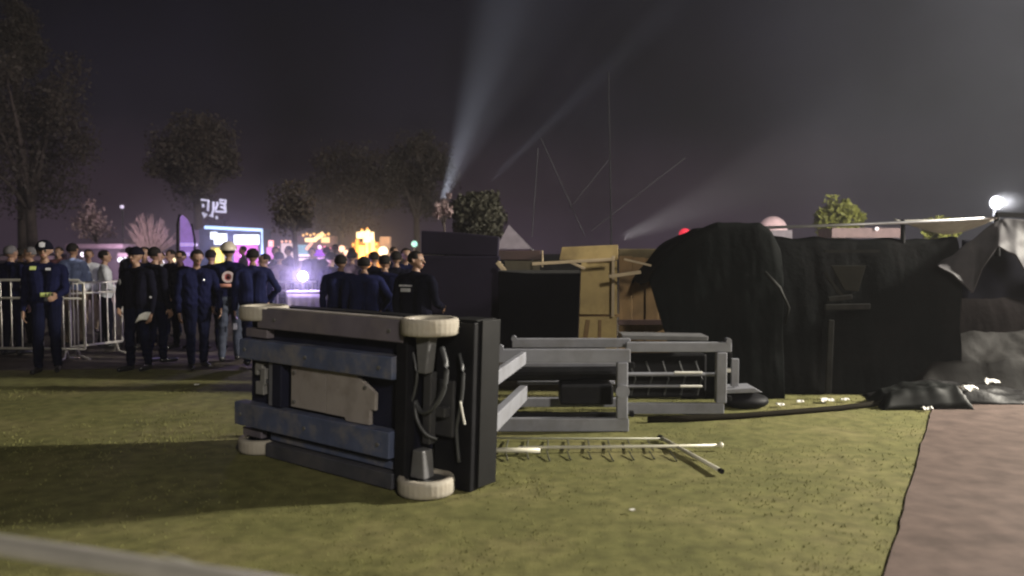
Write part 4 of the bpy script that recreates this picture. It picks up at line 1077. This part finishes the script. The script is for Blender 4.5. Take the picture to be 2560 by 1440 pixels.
globe(314, 648, 24.3, 0.06, (0.9, 0.85, 1.0), 2.0, 'thinner white lamp of the pair behind the paper officer')
globe(398, 640, 24, 0.10, (1.0, 0.72, 0.55), 1.4, 'warm peach lamp below the fan-shaped tree')
globe(432, 650, 24, 0.09, (1.0, 0.80, 0.50), 1.4, 'warm yellow lamp right beside the purple banner')
globe(401, 718 - 60, 24.5, 0.12, (0.9, 0.85, 0.95), 1.0, 'pale lamp behind the dark-clothed man')
globe(305, 517, 30, 0.07, (0.75, 0.65, 0.85), 1.0, 'tiny lamp high at the tip of the thin lit tree')
lamp('POINT', at(585, 640, D - 0.9), 260, (0.62, 0.50, 1.0), 0.5)
lamp('POINT', at(915, 640, D - 0.9), 240, (1.0, 0.62, 0.28), 0.5)
lamp('POINT', at(300, 650, 25), 260, (0.95, 0.72, 0.88), 0.3)
halo_puff((-7.5, 26.6, 1.9), (7.5, 2.6, 2.6), 0.05, 'smoke volume added for the glow over the lit stalls')
# dark stall line under the trees to the west
for i, (x0, x1, y0, lab) in enumerate(((170, 300, 610, 'low dark stall roof below the thin lit tree'), (300, 440, 632, 'low stall with a pinkish canopy edge below the fan-shaped tree'), (0, 100, 640, 'low dark stall at the edge of the fairground'))):
    t = thing('market_stall', foot((x0 + x1) / 2, 26), lab, 'stall', 'dark stalls under the trees')
    pbox(x0, x1, y0 + 12, 720, 26.2, 1.0).build('wall', mat('stall_dark', (0.04, 0.03, 0.045), 0.8), t)
    pbox(x0 - 6, x1 + 6, y0, y0 + 11, 25.9, 1.6).build('canopy', mat('canopy_mauve', (0.14, 0.10, 0.13), 0.7), t)

# ------------------------------------------------------------------ trees
m_bark = mat('bark', (0.06, 0.045, 0.04), 0.9, bump=0.4, bscale=12)
m_leafd = mat('leaf_dark', (0.024, 0.022, 0.010), 0.7, var=0.4, scale=0.8)
m_leafb = mat('leaf_brown', (0.034, 0.025, 0.018), 0.7, var=0.4, scale=0.8)
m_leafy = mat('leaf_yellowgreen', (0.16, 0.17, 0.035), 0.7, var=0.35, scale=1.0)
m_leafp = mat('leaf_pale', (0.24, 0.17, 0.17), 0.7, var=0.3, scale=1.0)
def tree(x, y, trunk_h, crown, rad, label, leaf, n=9000, ls=0.07, tr=0.16, clumps=40, seed=1, up=None, name='tree', group='trees of the fairground'):
    rg = np.random.default_rng(seed)
    t = thing(name, (x, y, 0), label, 'tree', group)
    c = Vector(crown)
    mb = MB()
    mb.tube([(x, y, -0.02), (x + 0.05, y, trunk_h * 0.5), (x, y, trunk_h)], [tr, tr * 0.8, tr * 0.7], 10)
    cen = rg.normal(size=(clumps, 3)); cen /= np.linalg.norm(cen, axis=1)[:, None]
    cen *= (rg.random(clumps) ** 0.45)[:, None] * 0.86
    if up: cen[:, 2] = np.abs(cen[:, 2]) * up - 0.4
    cw = cen * np.array(rad) + np.array(c)
    for i in range(min(12, clumps)):
        p = Vector(cw[i]); s = Vector((x, y, trunk_h * 0.96))
        m1 = s.lerp(p, 0.5) + Vector((0, 0, 0.12 * (p - s).length))
        mb.tube([s, m1, p], [tr * 0.5, tr * 0.3, tr * 0.08], 6)
    mb.build('trunk', m_bark, t, smooth=True)
    k = rg.integers(0, clumps, n)
    cs = (0.20 + 0.26 * rg.random(clumps)) * min(rad)
    pos = cw[k] + np.clip(rg.normal(size=(n, 3)), -1.7, 1.7) * (cs[k] * 0.5)[:, None]
    a = rg.normal(size=(n, 3)); a /= np.linalg.norm(a, axis=1)[:, None]
    b = np.cross(a, rg.normal(size=(n, 3))); b /= np.linalg.norm(b, axis=1)[:, None]
    sz = ls * (0.6 + 0.8 * rg.random(n))[:, None]
    V = np.stack([pos - a * sz, pos + b * sz * 0.5, pos + a * sz, pos - b * sz * 0.5], 1).reshape(-1, 3) - np.array([x, y, 0])
    me = bpy.data.meshes.new('crown')
    me.from_pydata(V.tolist(), [], np.arange(4 * n).reshape(-1, 4).tolist())
    me.materials.append(leaf)
    o = bpy.data.objects.new('crown', me); COL.objects.link(o); o.parent = t
    return t
def ptree(px, py, d, rx, ry, label, leaf, **kw):
    c = at(px, py, d); s = d / F
    z0 = max(0.8, c.z - ry * s * 0.8)
    return tree(c.x, d, z0, (c.x, d, c.z), (rx * s, rx * s, ry * s), label, leaf, **kw)
ptree(70, 330, 32, 190, 230, 'large dark brownish tree at the edge of the sky over the barrier', m_leafb, n=18000, ls=0.07, tr=0.25, seed=2)
ptree(40, 90, 36, 70, 110, 'tall dark treetop rising to the upper corner of the sky', m_leafb, n=9000, ls=0.07, tr=0.22, seed=12)
ptree(490, 400, 33, 130, 120, 'dim olive-brown tree above the purple banner', m_leafb, n=16000, ls=0.07, tr=0.22, seed=3)
ptree(850, 480, 38, 150, 120, 'wide dim brown tree above the golden stall', m_leafb, n=15000, ls=0.075, tr=0.2, seed=4)
ptree(735, 520, 25, 60, 70, 'slender tree with a dark trunk between menu stall and teal stall', m_leafb, n=2600, ls=0.065, tr=0.11, seed=5)
ptree(1040, 440, 40, 100, 130, 'dim reddish-brown tree left of the round dark tree', m_leafb, n=13000, ls=0.075, tr=0.2, seed=6)
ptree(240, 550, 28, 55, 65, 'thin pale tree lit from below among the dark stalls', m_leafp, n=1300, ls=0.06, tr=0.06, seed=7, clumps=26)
ptree(1195, 545, 18, 92, 62, 'dense round dark olive tree rising behind the navy stage panel', m_leafd, n=15000, ls=0.05, tr=0.12, seed=8, clumps=90)
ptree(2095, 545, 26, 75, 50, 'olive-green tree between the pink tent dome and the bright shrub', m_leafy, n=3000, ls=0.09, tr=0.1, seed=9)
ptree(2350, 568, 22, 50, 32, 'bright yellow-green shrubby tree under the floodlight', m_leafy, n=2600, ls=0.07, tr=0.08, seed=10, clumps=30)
ptree(1110, 520, 17, 26, 46, 'small pale spray of leaves added as the lit side of the round dark tree', m_leafp, n=600, ls=0.04, tr=0.03, seed=11, clumps=14)  # pale clump added to paint the round tree's lit side
# fan-shaped bare tree: many upright twigs
ft = thing('fan_tree', foot(378, 27), 'pale fan-shaped bare tree lit from below', 'tree', 'trees of the fairground')
base = at(378, 640, 27)
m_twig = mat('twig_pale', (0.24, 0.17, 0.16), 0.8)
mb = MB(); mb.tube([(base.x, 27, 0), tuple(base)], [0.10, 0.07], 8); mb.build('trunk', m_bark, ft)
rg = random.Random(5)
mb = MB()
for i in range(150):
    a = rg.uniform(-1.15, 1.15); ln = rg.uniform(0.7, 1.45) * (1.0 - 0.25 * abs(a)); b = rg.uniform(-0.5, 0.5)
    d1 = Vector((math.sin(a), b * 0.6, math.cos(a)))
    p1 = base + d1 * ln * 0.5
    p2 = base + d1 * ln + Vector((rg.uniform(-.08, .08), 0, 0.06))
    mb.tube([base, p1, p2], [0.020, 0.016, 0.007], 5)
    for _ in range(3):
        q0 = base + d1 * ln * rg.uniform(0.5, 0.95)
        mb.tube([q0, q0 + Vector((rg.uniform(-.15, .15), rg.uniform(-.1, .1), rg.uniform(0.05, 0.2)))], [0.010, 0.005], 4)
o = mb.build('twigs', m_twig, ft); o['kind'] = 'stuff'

# ------------------------------------------------------------------ tents, dome, floodlight, mast and ropes
def tent_peak(px, py, w, h, d, m, label):
    c = at(px, py, d); s = d / F
    t = thing('tent', (c.x, d, 0), label, 'tent')
    top = Vector((c.x - 0.3 * w * s, d + w * s, c.z)); hw = w * s
    b = [Vector((c.x - hw, d, c.z - h * s)), Vector((c.x + hw, d, c.z - h * s)), Vector((c.x + hw, d + 2 * hw, c.z - h * s)), Vector((c.x - hw, d + 2 * hw, c.z - h * s))]
    MB().add([top] + b, [(0, 1, 2), (0, 2, 3), (0, 3, 4), (0, 4, 1), (4, 3, 2, 1)]).build('roof', m, t)
    for p in b:
        MB().tube([(p.x, p.y, 0), tuple(p)], 0.03, 8).build('post', m_rim, t)
    return t
m_tent = mat('tent_white', (0.15, 0.13, 0.155), 0.75)
tent_peak(1285, 560, 45, 62, 16, m_tent, 'greyish white tent peak between the navy panel and dark beam')
dm = thing('dome_tent', Vector((at(1930, 555, 24).x, 24, 0)), 'pale pink dome tent showing above the black heap', 'tent')
c = at(1932, 572, 24)
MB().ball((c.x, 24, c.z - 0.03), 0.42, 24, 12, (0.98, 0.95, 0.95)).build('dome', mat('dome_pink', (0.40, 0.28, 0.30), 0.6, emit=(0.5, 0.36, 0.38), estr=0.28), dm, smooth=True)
MB().box(c.x - 0.45, c.x + 0.45, 23.6, 24.4, 0, c.z - 0.05).build('side_wall', m_tent, dm)
dm = thing('pink_awning', Vector((at(2170, 575, 22).x, 22, 0)), 'long pinkish awning seen between pole and netting', 'awning')
a = at(2080, 585, 22); b = at(2255, 572, 22)
MB().box(a.x, b.x, 22, 23.0, a.z - 0.1, b.z + 0.02).build('roof', mat('awning_pink', (0.13, 0.085, 0.09), 0.7), dm)
MB().ball(at(2192, 572, 21.9), 0.05, 10, 6).build('lamp', glow('lamp_small', (1, 0.9, 0.9), 1.5), dm)
for p in (a.x + 0.05, b.x - 0.05):
    MB().tube([(p, 22.5, 0), (p, 22.5, a.z - 0.1)], 0.04, 8).build('post', m_rim, dm)
cn = thing('grey_canopy', Vector((at(2400, 575, 12).x, 12, 0)), 'grey sloping canopy cloth behind the pole near its end', 'canopy')
MB().grid(16, 6, lambda u, v: tuple(at(2235 + 250 * u, 552 - 8 * u + (38 * (1 - abs(2 * u - 1.1) ** 1.5)) * v, 12 + 0.5 * v))).build('cloth', mat('canopy_grey', (0.30, 0.29, 0.26), 0.6), cn, smooth=True, solid=0.01)
MB().tube([tuple(at(2490, 548, 12)), (at(2490, 548, 12).x, 12, 0)], 0.03, 8).build('post', m_rim, cn)
fp = at(2490, 507, 30)
fl_ = thing('floodlight', (fp.x, 30, 0), 'dazzling white floodlight on a post above the grey tarpaulin', 'floodlight')
MB().tube([(fp.x, 30.1, 0), (fp.x, 30.1, fp.z)], 0.06, 10).build('post', m_rim, fl_)
MB().lathe((fp.x, 30.12, fp.z), [(0.001, 0.0), (0.12, 0.02), (0.25, 0.14)], 20, (0, -1, 0)).build('housing', m_rim, fl_, smooth=True)
MB().lathe((fp.x, 29.97, fp.z), [(0.001, 0.04), (0.07, 0.025), (0.115, 0.0)], 20, (0, -1, 0)).build('lens', glow('flood_lens', (1.0, 0.97, 0.92), 30), fl_)
lamp('POINT', (fp.x, 29.6, fp.z), 1000, (0.95, 0.96, 1.0), 0.2)
halo_puff((fp.x, 29.3, fp.z), (0.8, 0.8, 0.5), 0.03, 'added ball of smoke imitating the glow round the floodlight')
ms = thing('mast', Vector((at(1528, 590, 14).x, 14, 0)), 'thin pale mast rising behind the brown boards', 'mast')
MB().tube([(at(1528, 590, 14).x, 14, 0), at(1528, 590, 14), at(1521, 180, 14)], [0.018, 0.014, 0.010], 8).build('tube', mat('mast_pale', (0.016, 0.016, 0.019), 0.7, spec=0.05), ms)
for (p, q, lab) in (((1352, 345), (1462, 590), 'thin guy rope falling from the pale beam towards the plywood'), ((1521, 400), (1425, 520), 'thin guy rope running down from the mast'), ((1712, 395), (1480, 575), 'long thin guy rope slanting up past the mast'), ((1345, 370), (1330, 590), 'steep thin rope above the black panel')):
    tag(MB().tube([at(p[0], p[1], 14.3), at(q[0], q[1], 14.3)], 0.008, 6).build('guy_rope', mat('rope_pale', (0.035, 0.035, 0.04), 0.7, spec=0.1)), lab, 'rope', 'thin ropes over the stage')

# ------------------------------------------------------------------ smoky air and the searchlights that show in it
hz = MB().box(-122, 122, -32, 182, -1.2, 14.0).build('haze', mat('haze_none', (0, 0, 0)))
hm = bpy.data.materials.new('haze_air'); hm.use_nodes = True
t = hm.node_tree; t.nodes.clear()
o_ = N(t, 'ShaderNodeOutputMaterial'); pv = N(t, 'ShaderNodeVolumePrincipled')
pv.inputs['Color'].default_value = (0.85, 0.85, 0.88, 1)
pv.inputs['Density'].default_value = 0.0011
pv.inputs['Anisotropy'].default_value = 0.25
t.links.new(pv.outputs[0], o_.inputs['Volume'])
hz.data.materials.clear(); hz.data.materials.append(hm)
hz['kind'] = 'stuff'; hz['label'] = 'thin smoky night air over the fairground'
def beam_lamp(px, py, d, tx, ty, half, power, col=(0.80, 0.86, 1.0), blend=0.6):
    o = lamp('SPOT', at(px, py, d), power, col, 0.08, spot_size=R(2 * half), spot_blend=blend)
    aim(o, at(tx, ty, d + 1.0))
beam_lamp(1105, 505, 22, 1262, 0, 11, 85000, blend=1.0)
beam_lamp(1105, 505, 22, 1330, 0, 16, 34000, (0.80, 0.82, 0.95), blend=1.0)
beam_lamp(1225, 452, 22, 1500, 190, 4.0, 65000, blend=0.9)
beam_lamp(1550, 598, 15, 2500, 190, 15, 26000, (1.0, 0.95, 0.92), blend=0.9)
